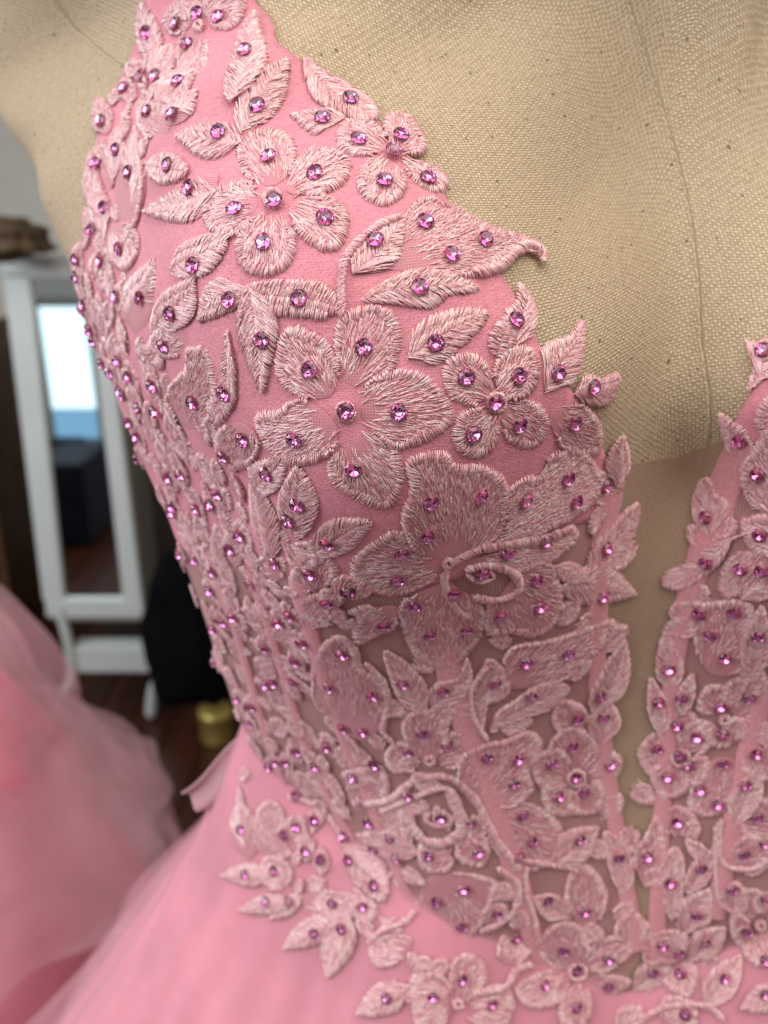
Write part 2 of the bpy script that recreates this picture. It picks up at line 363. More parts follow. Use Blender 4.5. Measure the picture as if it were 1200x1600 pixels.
seam([(70, -20), (110, 40), (150, 75), (190, 105)], False)
# ------------------------------------------------------------------ dress : lining, net, channels
dress = empty('pink_dress', (AX, AY, 0), label='pink dress with embroidered lace bodice and crystals worn by the canvas form', category='dress')
cup_px = [(385, -60), (397, 0), (430, 50), (480, 105), (530, 150), (600, 205), (655, 270), (700, 320), (755, 400), (800, 465), (838, 540), (880, 600), (918, 655), (945, 718), (968, 760),
          (960, 800), (930, 812), (880, 822), (820, 840), (760, 852), (715, 900), (640, 925), (560, 918), (520, 905), (480, 905), (440, 890), (400, 895), (350, 870), (300, 862)]
left = [(130, 440), (130, 400), (140, 330), (150, 250), (165, 185), (200, 110), (230, 0), (242, -60)]
cupL = [tz(*p) for p in cup_px]; zc = cupL[-1][1]
cupL += [(-1.6, zc + .0), (-2.2, zc + .005), (-2.2, CAMZ - .03), (-1.7, CAMZ - .03)] + [tz(*p) for p in left]
shell('bodice_lining', cupL, .0011, .0022, MT['lining'], dress, wob=.00018)
cupR = [tz(*p) for p in [(1240, 470), (1200, 562), (1175, 615), (1152, 655), (1135, 700), (1145, 745), (1175, 745)]]
tR = [(-t, z) for t, z in cupL if t < -.42]
bot = sorted([q for q in tR if q[1] < CAMZ - .055], key=lambda q: q[0]); top = sorted([q for q in tR if q[1] >= CAMZ - .055], key=lambda q: -q[0])
shell('bodice_lining', cupR + bot + top, .0011, .0025, MT['lining'], dress, smooth_n=3)
netp = [tz(*p) for p in [(300, 800), (420, 820), (560, 860), (700, 800), (850, 740), (930, 712), (955, 722), (1000, 723), (1060, 712), (1100, 700), (1135, 686), (1180, 720)]]
tw = np.linspace(1.55, -1.55, 24)
netp = [(-1.55, CAMZ - .08)] + netp + [(.5, CAMZ - .07), (1.55, CAMZ - .08)] + [(t, float(zw(t)) - .004) for t in tw]
shell('sheer_panel', netp, .0005, .0025, MT['nude'], dress, thick=0, smooth=False)
pn = [tz(*p) for p in [(330, 850), (560, 870), (700, 880), (860, 800), (935, 770), (945, 850), (935, 950), (935, 1050), (950, 1180), (968, 1300), (985, 1400), (1000, 1490)]]
shell('pink_net_panel', [(-1.5, CAMZ - .10)] + pn + [(t, float(zw(t)) - .003) for t in np.linspace(-.05, -1.5, 14)], .0009, .0025, MT['pinknet'], dress, thick=0, smooth=False)
pn = [tz(*p) for p in [(1165, 700), (1130, 770), (1095, 870), (1068, 960), (1050, 1060), (1040, 1180), (1032, 1300), (1028, 1400), (1022, 1500)]]
shell('pink_net_panel', pn + [(t, float(zw(t)) - .003) for t in np.linspace(0.03, 1.5, 14)] + [(1.5, CAMZ - .09), (.5, CAMZ - .07)], .0009, .0025, MT['pinknet'], dress, thick=0, smooth=False)
sheer2 = [tz(*p) for p in [(955, 722), (1000, 723), (1060, 712), (1135, 686)]]
q = np.array(sheer2); q[:, 0] *= .13; q = catmull(q, 20, False); V, F = tube_path(SP(q[:, 0] / .13, q[:, 1], np.full(len(q), .0006)), .00013)
link('net_edge', mesh_np('net_edge', V, F, uv=np.zeros((len(V), 2))), dress, MT['nude'])
def channel(px_pts, wpx):
    pts = [hit(*p, False)[0] for p in px_pts]; q = np.array([to_tz(p) for p in pts]); q[:, 0] *= .13; q = catmull(q, 12, False); q, s, L = resample(q, .002, False)
    tan = np.gradient(q, axis=0); tan /= np.linalg.norm(tan, axis=1, keepdims=True); nn = np.stack([-tan[:, 1], tan[:, 0]], 1)
    cs = np.array([-1, -.93, -.75, -.3, .3, .75, .93, 1]); hs = np.array([.0002, .0010, .00125, .00155, .00155, .00125, .0010, .0002])
    V, UV = [], []
    for c_, h_ in zip(cs, hs):
        e = q + nn * (c_ * wpx / 2) ; V.append(SP(e[:, 0] / .13, e[:, 1], np.full(len(e), h_ + .0004))); UV.append(e * 1000)
    V = np.stack(V, 1).reshape(-1, 3); UV = np.stack(UV, 1).reshape(-1, 2); m_ = len(cs)
    i, j = np.meshgrid(np.arange(m_ - 1), np.arange(len(q) - 1)); a = (j * m_ + i).ravel(); F = np.stack([a, a + 1, a + m_ + 1, a + m_], 1)
    link('boning_channel', mesh_np('boning_channel', V, F, uv=UV), dress, MT['strip'])
channel([(950, 770), (938, 850), (930, 950), (930, 1050), (945, 1180), (963, 1300), (978, 1390), (995, 1480)], .0078)
channel([(1165, 690), (1130, 770), (1095, 870), (1068, 960), (1050, 1060), (1040, 1180), (1032, 1300), (1028, 1400), (1022, 1500)], .0078)
channel([(690, 1000), (715, 1090), (745, 1180), (778, 1280), (810, 1380), (840, 1500)], .0078)
channel([(470, 900), (490, 990), (520, 1090), (555, 1190), (600, 1300), (650, 1420)], .0055)
channel([(330, 860), (365, 960), (395, 1060), (425, 1160), (465, 1260), (520, 1360)], .0045)
channel([(395, 885), (425, 980), (455, 1080), (485, 1170), (530, 1270), (590, 1370)], .0045)
channel([(1195, 1080), (1170, 1160), (1152, 1240), (1135, 1330), (1115, 1430)], .0078)
# skirt
mes = mesh_np('skirt', Vs, Fs); skirt = link('skirt', mes, dress, MT['tulle'])
def sheer_layer(off, t0, t1, smax, ph):
    t = np.linspace(t0, t1, 300); s_ = np.concatenate([np.linspace(0.0, .3, 50), np.linspace(.32, smax, 14)]); A_, B_ = np.meshgrid(t, s_)
    Vv = skirt_pt(A_.ravel(), B_.ravel()); fo = .0007 + off * (np.clip((B_.ravel() - .10) * 6, 0, 1)) * (1 + .6 * np.sin(A_.ravel() * 13 + ph + B_.ravel() * 7))
    Vv = Vv + np.stack([np.sin(A_.ravel()) * fo * .8, -np.cos(A_.ravel()) * fo * .8, fo * .8], -1)
    n_ = len(t); i, j = np.meshgrid(np.arange(n_ - 1), np.arange(len(s_) - 1)); a = (j * n_ + i).ravel()
    link('sheer_overskirt', mesh_np('sheer_overskirt', Vv, np.stack([a, a + n_, a + n_ + 1, a + 1], 1)), dress, MT['sheer'])
sheer_layer(.006, -3.1, 3.1, 1.3, 0.0); sheer_layer(.013, -2.6, 1.6, 1.2, 2.0)
# stiff tulle bow end sticking out behind the waist
bp = [W(392, 1140, .325), W(284, 1240, .33), W(330, 1275, .33), W(400, 1240, .325)]
V = []; nb = 14
for j in range(nb):
    for i in range(nb):
        u_, v_ = i / (nb - 1), j / (nb - 1); p = (bp[0] * (1 - u_) + bp[1] * u_) * (1 - v_) + (bp[3] * (1 - u_) + bp[2] * u_) * v_
        V.append(p + np.array([0, .003 * math.sin(v_ * 9) * u_, .002 * math.sin(u_ * 6)]))
i, j = np.meshgrid(np.arange(nb - 1), np.arange(nb - 1)); a = (j * nb + i).ravel()
bo = link('tulle_bow_end', mesh_np('tulle_bow_end', V, np.stack([a, a + 1, a + nb + 1, a + nb], 1)), dress, MT['bow']); 
md = bo.modifiers.new('thickness', 'SOLIDIFY'); md.thickness = .001
# ------------------------------------------------------------------ embroidery
class Patch:
    """local metric frame fitted to the surface under an outline given in 3D points"""
    def __init__(s, pts, normals, on_skirt):
        s.c = pts.mean(0); n_ = normals.mean(0); s.n = n_ / np.linalg.norm(n_)
        e = np.cross([0, 0, 1.], s.n); s.e1 = e / np.linalg.norm(e); s.e2 = np.cross(s.n, s.e1)
        bv = bvh_skirt if on_skirt else bvh_body
        L = s.to2(pts); m = np.abs(L).max(0) * 1.15 + .001; G = []
        for a in np.linspace(-m[0], m[0], 8):
            for b in np.linspace(-m[1], m[1], 8):
                o = s.c + s.e1 * a + s.e2 * b + s.n * .02
                r = bv.ray_cast(Vector(o), Vector(-s.n), .06)
                if r[0] is None: continue
                G.append((a, b, .02 - r[3]))
        G = np.array(G) if len(G) >= 10 else np.array([(0, 0, 0.)] * 12)
        s.k = 1 / max(m); s.co = np.linalg.lstsq(s.basis(G[:, 0], G[:, 1]), G[:, 2], rcond=None)[0] if len(G) else np.zeros(10)
        s.h0 = .0010 if on_skirt else .00125
    def basis(s, a, b):
        a = a * s.k; b = b * s.k
        return np.stack([np.ones_like(a), a, b, a * a, a * b, b * b, a ** 3, a * a * b, a * b * b, b ** 3], -1)
    def to2(s, P): d = np.asarray(P) - s.c; return np.stack([d @ s.e1, d @ s.e2], -1)
    def to3(s, L, h):
        L = np.asarray(L); a, b = L[..., 0], L[..., 1]; f = s.basis(a, b) @ s.co; e = .0005
        fa = (s.basis(a + e, b) @ s.co - f) / e; fb = (s.basis(a, b + e) @ s.co - f) / e
        nn = s.n - fa[..., None] * s.e1 - fb[..., None] * s.e2; nn /= np.linalg.norm(nn, axis=-1, keepdims=True)
        return s.c + a[..., None] * s.e1 + b[..., None] * s.e2 + f[..., None] * s.n + nn * (np.asarray(h) + s.h0)[..., None]
    def normal(s, L): return (lambda q: q / np.linalg.norm(q))(s.to3(L, 1.) - s.to3(L, 0.))
def raylen(O, D, poly, mx=.02):
    """distance from O along D to the polygon boundary (last exit within mx)"""
    q = np.roll(poly, -1, 0); E = q - poly; best = np.full(len(O), np.inf)
    w_ = poly[None] - O[:, None]; den = D[:, None, 0] * E[None, :, 1] - D[:, None, 1] * E[None, :, 0]
    den = np.where(np.abs(den) < 1e-14, 1e-14, den)
    t = (w_[..., 0] * E[None, :, 1] - w_[..., 1] * E[None, :, 0]) / den; u_ = (w_[..., 0] * D[:, None, 1] - w_[..., 1] * D[:, None, 0]) / den
    t = np.where((u_ >= 0) & (u_ <= 1) & (t > 1e-6), t, np.inf); best = t.min(1); return np.where(best > mx, -1, best)
ST_W = .000145
def stitch_mesh(pt, A, B, h_a, h_m, h_b, wd=ST_W, curve=None):
    """A,B (n,2) ends; heights at start, middle, end. 5 stations x 3 across"""
    n_ = len(A); ts = np.array([0, .18, .5, .82, 1.]); D = B - A; L = np.linalg.norm(D, axis=1, keepdims=True) + 1e-9; T_ = D / L; Nn = np.stack([-T_[:, 1], T_[:, 0]], 1)
    bend = rng.normal(0, .045, (n_, 1)) * L if curve is None else curve[:, None] * L
    ht = np.stack([h_a, h_a * .25 + h_m * .75, h_m, h_m * .75 + h_b * .25, h_b], 1)
    wj = wd * rng.uniform(.8, 1.25, (n_, 1)); prof = np.array([.62, 1, 1, 1, .55])
    ctr = A[:, None] + D[:, None] * ts[None, :, None] + Nn[:, None] * (bend * 4 * (ts * (1 - ts))[None])[..., None]
    ww = (wj * prof[None])[..., None]
    Lf = ctr - Nn[:, None] * ww; Rt = ctr + Nn[:, None] * ww
    P = np.stack([Lf, ctr, Rt], 2); H = np.stack([ht - wd * 1.25, ht, ht - wd * 1.25], 2)
    V = pt.to3(P.reshape(-1, 2), H.reshape(-1)); 
    tone = np.repeat(np.clip(rng.normal(.5, .27, n_), 0, 1), 15)
    uv = np.stack([np.broadcast_to((ts[None, :, None] * L[:, :, None] * 1000) , (n_, 5, 3)), np.broadcast_to(np.array([0, .5, 1.])[None, None] , (n_, 5, 3)) * .8], -1).reshape(-1, 2) + np.repeat(rng.uniform(0, 9, (n_, 1)), 15, 0)
    base = (np.arange(n_) * 15)[:, None]; f = []
    for j in range(4):
        for i in range(2): f.append(np.array([j * 3 + i, (j + 1) * 3 + i, (j + 1) * 3 + i + 1, j * 3 + i + 1]))
    F = (base[:, :, None] + np.array(f)[None]).reshape(-1, 4)
    return V, F, tone, uv
def merge(parts):
    V, F, T_, U = [], [], [], []; o = 0
    for v, f, t, u_ in parts: V.append(v); F.append(f + o); T_.append(t); U.append(u_); o += len(v)
    return np.vstack(V), np.vstack(F), np.concatenate(T_), np.vstack(U)
def wobble(poly, amp):
    n_ = len(poly); a = np.arange(n_) / n_ * 2 * math.pi; d = sum(rng.normal(0, 1 / k) * np.sin(k * a + rng.uniform(0, 6)) for k in (3, 4, 5, 7, 9))
    q = np.roll(poly, -1, 0) - np.roll(poly, 1, 0); nn = np.stack([q[:, 1], -q[:, 0]], 1); nn /= np.linalg.norm(nn, axis=1, keepdims=True) + 1e-9
    return poly + nn * (d * amp)[:, None]
def signed(poly): x, y = poly[:, 0], poly[:, 1]; return .5 * np.sum(x * np.roll(y, -1) - np.roll(x, -1) * y)
PITCH_ = .00030
def embroider(kind, pts3, nrm, fl, base3=None, lift=0., width=None, sparse=1.0):
    """returns (patch, pad mesh data, thread mesh data). kinds: petal, leaf, bar, cord"""
    pt = Patch(pts3, nrm, fl)
    if kind == 'cord':
        q = catmull(pt.to2(pts3), 8, False); q, s_, L = resample(q, PITCH_ * .95, False)
        tan = np.gradient(q, axis=0); tan /= np.linalg.norm(tan, axis=1, keepdims=True); nn = np.stack([-tan[:, 1], tan[:, 0]], 1)
        hw = width / 2 * (1 + .12 * np.sin(s_ * 900)) * np.clip(np.minimum(s_, L - s_) / .0012 + .45, 0, 1)
        sl = tan * .0006
        jit = rng.normal(0, .00008, (len(q), 2)); A_ = q + nn * hw[:, None] - sl + jit; B_ = q - nn * hw[:, None] + sl - jit
        o = np.ones(len(q)); data = stitch_mesh(pt, A_, B_, o * (lift + .0000), o * (lift + .0008), o * (lift + .0000))
        return pt, None, data, None
    P = catmull(pt.to2(pts3), 7); 
    if signed(P) < 0: P = P[::-1]
    P, s_, L = resample(P, .0004); P = wobble(P, .00012 if kind != 'leaf' else .0001)
    base = pt.to2(base3[None])[0]
    size = np.linalg.norm(P - base, axis=1).max()
    tip = P[np.argmax(np.linalg.norm(P - base, axis=1))]
    # ground pad
    padV, padF = cdt(P - 0, .0011); dd = np.sqrt(np.min(((padV[:, None] - P[None]) ** 2).sum(-1), 1))
    padh = lift + (.00022 if kind == 'petal' else .0004) * (1 - np.exp(-dd / .0009)) - .0001
    pc = P.mean(0); padV = pc + (padV - pc) * (1 - .00045 / max(size * .5, .001)); pad = (pt.to3(padV, padh), padF, padV * 1000)
    parts = []
    if kind == 'petal':
        # satin border
        E, _, _ = resample(P, PITCH_); tan = np.roll(E, -1, 0) - np.roll(E, 1, 0); tan /= np.linalg.norm(tan, axis=1, keepdims=True) + 1e-9
        inn = np.stack([-tan[:, 1], tan[:, 0]], 1); tb = base - E; db = np.linalg.norm(tb, axis=1, keepdims=True); tb = tb / (db + 1e-9)
        D = inn * .8 + tb * .35 + tan * .18; D /= np.linalg.norm(D, axis=1, keepdims=True)
        keep = (db[:, 0] > size * .30) & (inn * tb).sum(1).__gt__(-.2)
        E, D, tan_, db_ = E[keep], D[keep], tan[keep], db[keep, 0]; n_ = len(E)
        if n_ > 4:
            wb = np.minimum(.0025, size * .28) * (1 + .15 * np.sin(np.arange(n_) * .21 + rng.uniform(0, 6))) * rng.uniform(.85, 1.2, n_)
            wb = wb * np.clip((db_ / size - .22) * 2.2, .45, 1)
            E2 = E + rng.normal(0, .00006, E.shape) - D * rng.uniform(.0000, .00055, (n_, 1)); o = np.ones(n_)
            parts.append(stitch_mesh(pt, E2, E2 + D * wb[:, None], o * (lift - .00015), lift + rng.normal(.00058, .00009, n_), o * (lift + .0002)))
            # second pass, shorter, for the ridge of the rim
        # fill: long and short stitches aimed at the base
        lo, hi = P.min(0), P.max(0); ux = (tip - base) / (np.linalg.norm(tip - base) + 1e-9); uy = np.array([-ux[1], ux[0]])
        g = np.stack(np.meshgrid(np.arange(0, size * 1.05, .0011), np.arange(-size, size, PITCH_ * 1.02)), -1).reshape(-1, 2)
        g = g + rng.uniform(-1, 1, g.shape) * np.array([.0009, .00012]); O = base + g[:, :1] * ux + g[:, 1:] * uy
        O = O[inside(P, O)]
        if len(O):
            far = base - ux * size * .25; D = far - O; D /= np.linalg.norm(D, axis=1, keepdims=True)
            dE = np.sqrt(np.min(((O[:, None] - P[None, ::2]) ** 2).sum(-1), 1)); rr = np.linalg.norm(O - base, axis=1) / size
            k = (dE > .0007) & (rr > .30 + rng.uniform(-.08, .10, len(O))) & (rng.uniform(0, 1, len(O)) < .66 * sparse)
            O, D = O[k], D[k]
            if len(O) > 2:
                n_ = len(O); l_ = rng.uniform(.0018, .0038, n_) * min(1, size / .008); a = rng.normal(0, .12, n_); D = np.stack([D[:, 0] * np.cos(a) - D[:, 1] * np.sin(a), D[:, 0] * np.sin(a) + D[:, 1] * np.cos(a)], 1)
                o = np.ones(n_); parts.append(stitch_mesh(pt, O - D * .0002, O + D * l_[:, None], o * (lift + .0001), lift + rng.normal(.00036, .00010, n_), o * (lift + .00002)))
    else:
        ax = tip - base; La = np.linalg.norm(ax); ux = ax / La; uy = np.array([-ux[1], ux[0]])
        ang0 = math.radians(82) if kind == 'bar' else math.radians(40)
        # midrib bends with the outline: centre of the two sides at each station
        tt = np.arange(-La * .25 if kind == 'leaf' else 0, La * 1.0, PITCH_ * .72)
        O0 = base + tt[:, None] * ux
        c_ok = []
        for o_ in O0[:: max(1, len(O0) // 14)]:
            r_ = np.dot(P - o_, ux); m_ = np.abs(r_) < .0007
            if m_.sum() >= 2: y_ = np.dot(P[m_] - o_, uy); c_ok.append((np.dot(o_ - base, ux), (y_.max() + y_.min()) / 2))
        if c_ok: 
            c_ok = np.array(c_ok); mid = np.interp(tt, c_ok[:, 0], c_ok[:, 1])
        else: mid = tt * 0
        O0 = O0 + mid[:, None] * uy; O0 = O0[inside(P, O0)]
        for sgn in (-1, 1):
            if len(O0) < 2: break
            a = sgn * (ang0 + rng.normal(0, .09, len(O0))); D = np.stack([ux[0] * np.cos(a) - ux[1] * np.sin(a), ux[0] * np.sin(a) + ux[1] * np.cos(a)], 1)
            O = O0 + rng.normal(0, .00010, O0.shape) - D * .0003; l_ = raylen(O + D * .0004, D, P, .012) + .0004 + rng.uniform(-.0001, .0005, len(O)); ok_ = (l_ > .0006) & (l_ < La * .8); O, D, l_ = O[ok_], D[ok_], l_[ok_]; n_ = len(O); o = np.ones(n_)
            if n_ < 2: continue
            long = l_ > .0032; B_ = O + D * l_[:, None]
            sp = rng.uniform(.42, .62, n_)[:, None]; M_ = O * (1 - sp) + B_ * sp
            s1 = ~long
            if s1.any(): parts.append(stitch_mesh(pt, O[s1], B_[s1], o[s1] * (lift + .00025), lift + rng.normal(.0006, .0001, s1.sum()), o[s1] * (lift + .00002)))
            if long.any():
                nl = long.sum(); parts.append(stitch_mesh(pt, O[long], (M_ + D * .0003)[long], o[long] * (lift + .00025), lift + rng.normal(.0006, .0001, nl), o[long] * (lift + .0004)))
                parts.append(stitch_mesh(pt, (M_ - D * .0002)[long], B_[long], o[long] * (lift + .0005), lift + rng.normal(.0007, .0001, nl), o[long] * (lift + .00002)))
    return pt, pad, (merge(parts) if parts else None), P
def mesh_lace(name, pad, data):
    """one mesh: lace ground (material 0) and thread (material 1)"""
    V, F, T_, U, nq = [], [], [], [], 0; o = 0
    if pad is not None:
        pv, pf, pu = pad; V.append(pv); F += pf; T_.append(np.full(len(pv), .4)); U.append(pu); o = len(pv); nq = len(pf)
    if data is not None:
        v, f, t, u_ = data; V.append(v); F += (f + o).tolist(); T_.append(t); U.append(u_)
    if not V: return None
    me = mesh_np(name, np.vstack(V), F, uv=np.vstack(U), tone=np.concatenate(T_))
    me.materials.append(MT['pad']); me.materials.append(MT['thread'])
    mi = np.ones(len(me.polygons), dtype=np.int32); mi[:nq] = 0; me.polygons.foreach_set('material_index', mi); return me
def P_(bx, by, tx, ty, w_, kind='petal', bend=0.):
    a = np.linspace(0, 1, 13)[1:-1] if kind == 'leaf' else np.linspace(0, 1, 12)[1:-1]
    b = np.array([bx, by], float); t = np.array([tx, ty], float); D = t - b; Nn = np.array([-D[1], D[0]]) / (np.linalg.norm(D) + 1e-9)
    hw = w_ * 1.14 / 2 * (np.sin(math.pi * a ** .85) ** (.62 if kind == 'petal' else .9))
    c_ = b + a[:, None] * D + Nn * (bend * np.sin(math.pi * a) * np.linalg.norm(D))[:, None]
    L_ = c_ + Nn * hw[:, None]; R_ = c_ - Nn * hw[:, None]
    return [tuple(b)] + [tuple(x) for x in L_] + [tuple(t)] + [tuple(x) for x in R_[::-1]]
# ------------------------------------------------------------------ lace motifs, traced on the bodice
# flower: (centre, ring?, petals) ; a petal is (tip x, tip y, width[, base x, base y]) or a list of outline points
FLOWERS = [
 ((318, 47), 0, [(262, 22, 50), (292, -8, 48), (384, 2, 56), [(320, 52), (330, 75), (328, 105), (312, 125), (292, 122), (283, 98), (286, 70), (298, 52)]]),
 ((232, 135), 0, [(192, 150, 36), (262, 82, 34), (210, 100, 30)]),
 ((430, 318), 1, [[(432, 298), (398, 290), (378, 262), (375, 232), (395, 213), (425, 208), (450, 216), (463, 238), (458, 272)],
   [(448, 308), (455, 275), (478, 243), (510, 238), (540, 250), (548, 275), (530, 298), (490, 312)],
   [(452, 328), (492, 312), (525, 318), (543, 345), (540, 378), (520, 397), (490, 390), (462, 362)],
   [(428, 340), (458, 362), (463, 395), (450, 422), (420, 434), (388, 425), (375, 398), (382, 368)],
   [(408, 325), (382, 368), (350, 372), (328, 355), (322, 325), (338, 300), (365, 290), (395, 292)]]),
 ((612, 243), 0, [[(603, 242), (575, 250), (545, 248), (528, 232), (528, 208), (545, 194), (572, 192), (595, 210)], [(614, 238), (600, 215), (600, 192), (618, 183), (640, 190), (655, 212), (664, 240), (645, 250)],
   [(610, 256), (625, 275), (632, 300), (618, 322), (592, 328), (568, 314), (558, 290), (566, 268), (585, 258)], [(622, 250), (650, 258), (680, 268), (697, 288), (690, 305), (668, 304), (640, 285)]]),
 ((541, 643), 1, [[(548, 605), (532, 585), (525, 545), (528, 505), (545, 488), (572, 480), (608, 486), (622, 512), (624, 550), (612, 580), (580, 602)],
   [(518, 622), (480, 622), (450, 605), (436, 575), (440, 535), (455, 512), (480, 515), (512, 535), (528, 565), (530, 598)],
   [(520, 648), (535, 675), (520, 705), (490, 720), (455, 722), (430, 705), (408, 665), (412, 643), (440, 640), (470, 622), (500, 630)],
   [(548, 682), (575, 668), (605, 682), (625, 715), (628, 755), (612, 785), (580, 785), (548, 770), (522, 750), (515, 725), (530, 700)],
   [(562, 648), (568, 612), (590, 588), (625, 578), (662, 586), (690, 615), (706, 648), (690, 672), (655, 690), (615, 697), (588, 678)]]),
 ((770, 628), 1, [[(762, 618), (735, 632), (705, 622), (690, 598), (692, 570), (712, 555), (740, 556), (760, 580)], [(772, 615), (766, 580), (780, 552), (805, 540), (828, 553), (838, 580), (828, 608), (795, 625)],
   [(780, 636), (808, 624), (835, 630), (852, 652), (846, 682), (820, 698), (792, 690), (778, 665)], [(768, 642), (775, 670), (768, 696), (742, 712), (715, 702), (704, 678), (712, 650), (740, 636)]]),
 ((697, 872), 0, [[(697, 870), (653, 857), (633, 830), (627, 797), (640, 760), (633, 723), (653, 707), (693, 705), (707, 722), (737, 722), (770, 733), (788, 757), (784, 795), (770, 835), (735, 855)],
   [(712, 866), (782, 835), (788, 765), (815, 742), (838, 738), (850, 712), (878, 698), (908, 703), (930, 735), (933, 765), (912, 792), (880, 812), (820, 838), (760, 852)],
   [(690, 875), (655, 856), (632, 830), (610, 825), (588, 840), (558, 862), (550, 885), (562, 908), (595, 921), (625, 922), (662, 908), (688, 890)],
   [(790, 905), (805, 882), (850, 874), (866, 895), (874, 935), (862, 972), (832, 990), (792, 984), (760, 984), (758, 945), (776, 925)],
   [(698, 900), (662, 912), (636, 925), (624, 945), (632, 985), (650, 1020), (680, 1036), (715, 1030), (745, 995), (757, 960), (742, 930), (715, 912)]]),
 ((672, 1182), 0, [[(668, 1185), (640, 1160), (630, 1130), (642, 1108), (668, 1104), (690, 1118), (700, 1140), (692, 1170)], [(680, 1182), (698, 1150), (712, 1138), (735, 1146), (742, 1170), (725, 1192), (700, 1196)],
   [(660, 1190), (630, 1204), (610, 1195), (605, 1172), (622, 1155), (645, 1162)]]),
 ((897, 1212), 1, [(889, 1130, 70), (828, 1184, 58), (970, 1182, 56), (856, 1268, 60), (926, 1268, 60)]),
 ((900, 1516), 1, [[(897, 1508), (868, 1508), (845, 1490), (842, 1465), (860, 1442), (890, 1436), (912, 1452), (918, 1482)], [(908, 1512), (918, 1482), (938, 1465), (962, 1458), (988, 1468), (984, 1490), (960, 1508), (930, 1518)],
   [(912, 1522), (945, 1518), (975, 1522), (985, 1532), (962, 1548), (930, 1548)], [(890, 1520), (882, 1550), (860, 1570), (825, 1570), (803, 1545), (822, 1526), (858, 1514)], [(900, 1528), (920, 1550), (922, 1585), (900, 1606), (876, 1596), (874, 1560)]]),
 ((1062, 1180), 1, [(996, 1172, 62), (1106, 1124, 46), (1102, 1216, 50), (1034, 1242, 56)]),
 ((1130, 1120), 0, [(1106, 1068, 52), (1192, 1062, 66), (1106, 1160, 50)]),
 ((715, 1565), 0, [[(702, 1560), (703, 1535), (680, 1515), (655, 1523), (645, 1558), (652, 1598), (680, 1608), (698, 1592)], [(716, 1562), (704, 1530), (706, 1502), (728, 1488), (752, 1500), (760, 1530), (745, 1552)],
   [(730, 1575), (748, 1550), (770, 1535), (796, 1545), (802, 1575), (785, 1605), (750, 1605)]]),
 ((1185, 1440), 0, [(1160, 1385, 50), (1142, 1458, 62), (1195, 1510, 56), (1215, 1395, 56)]),
]
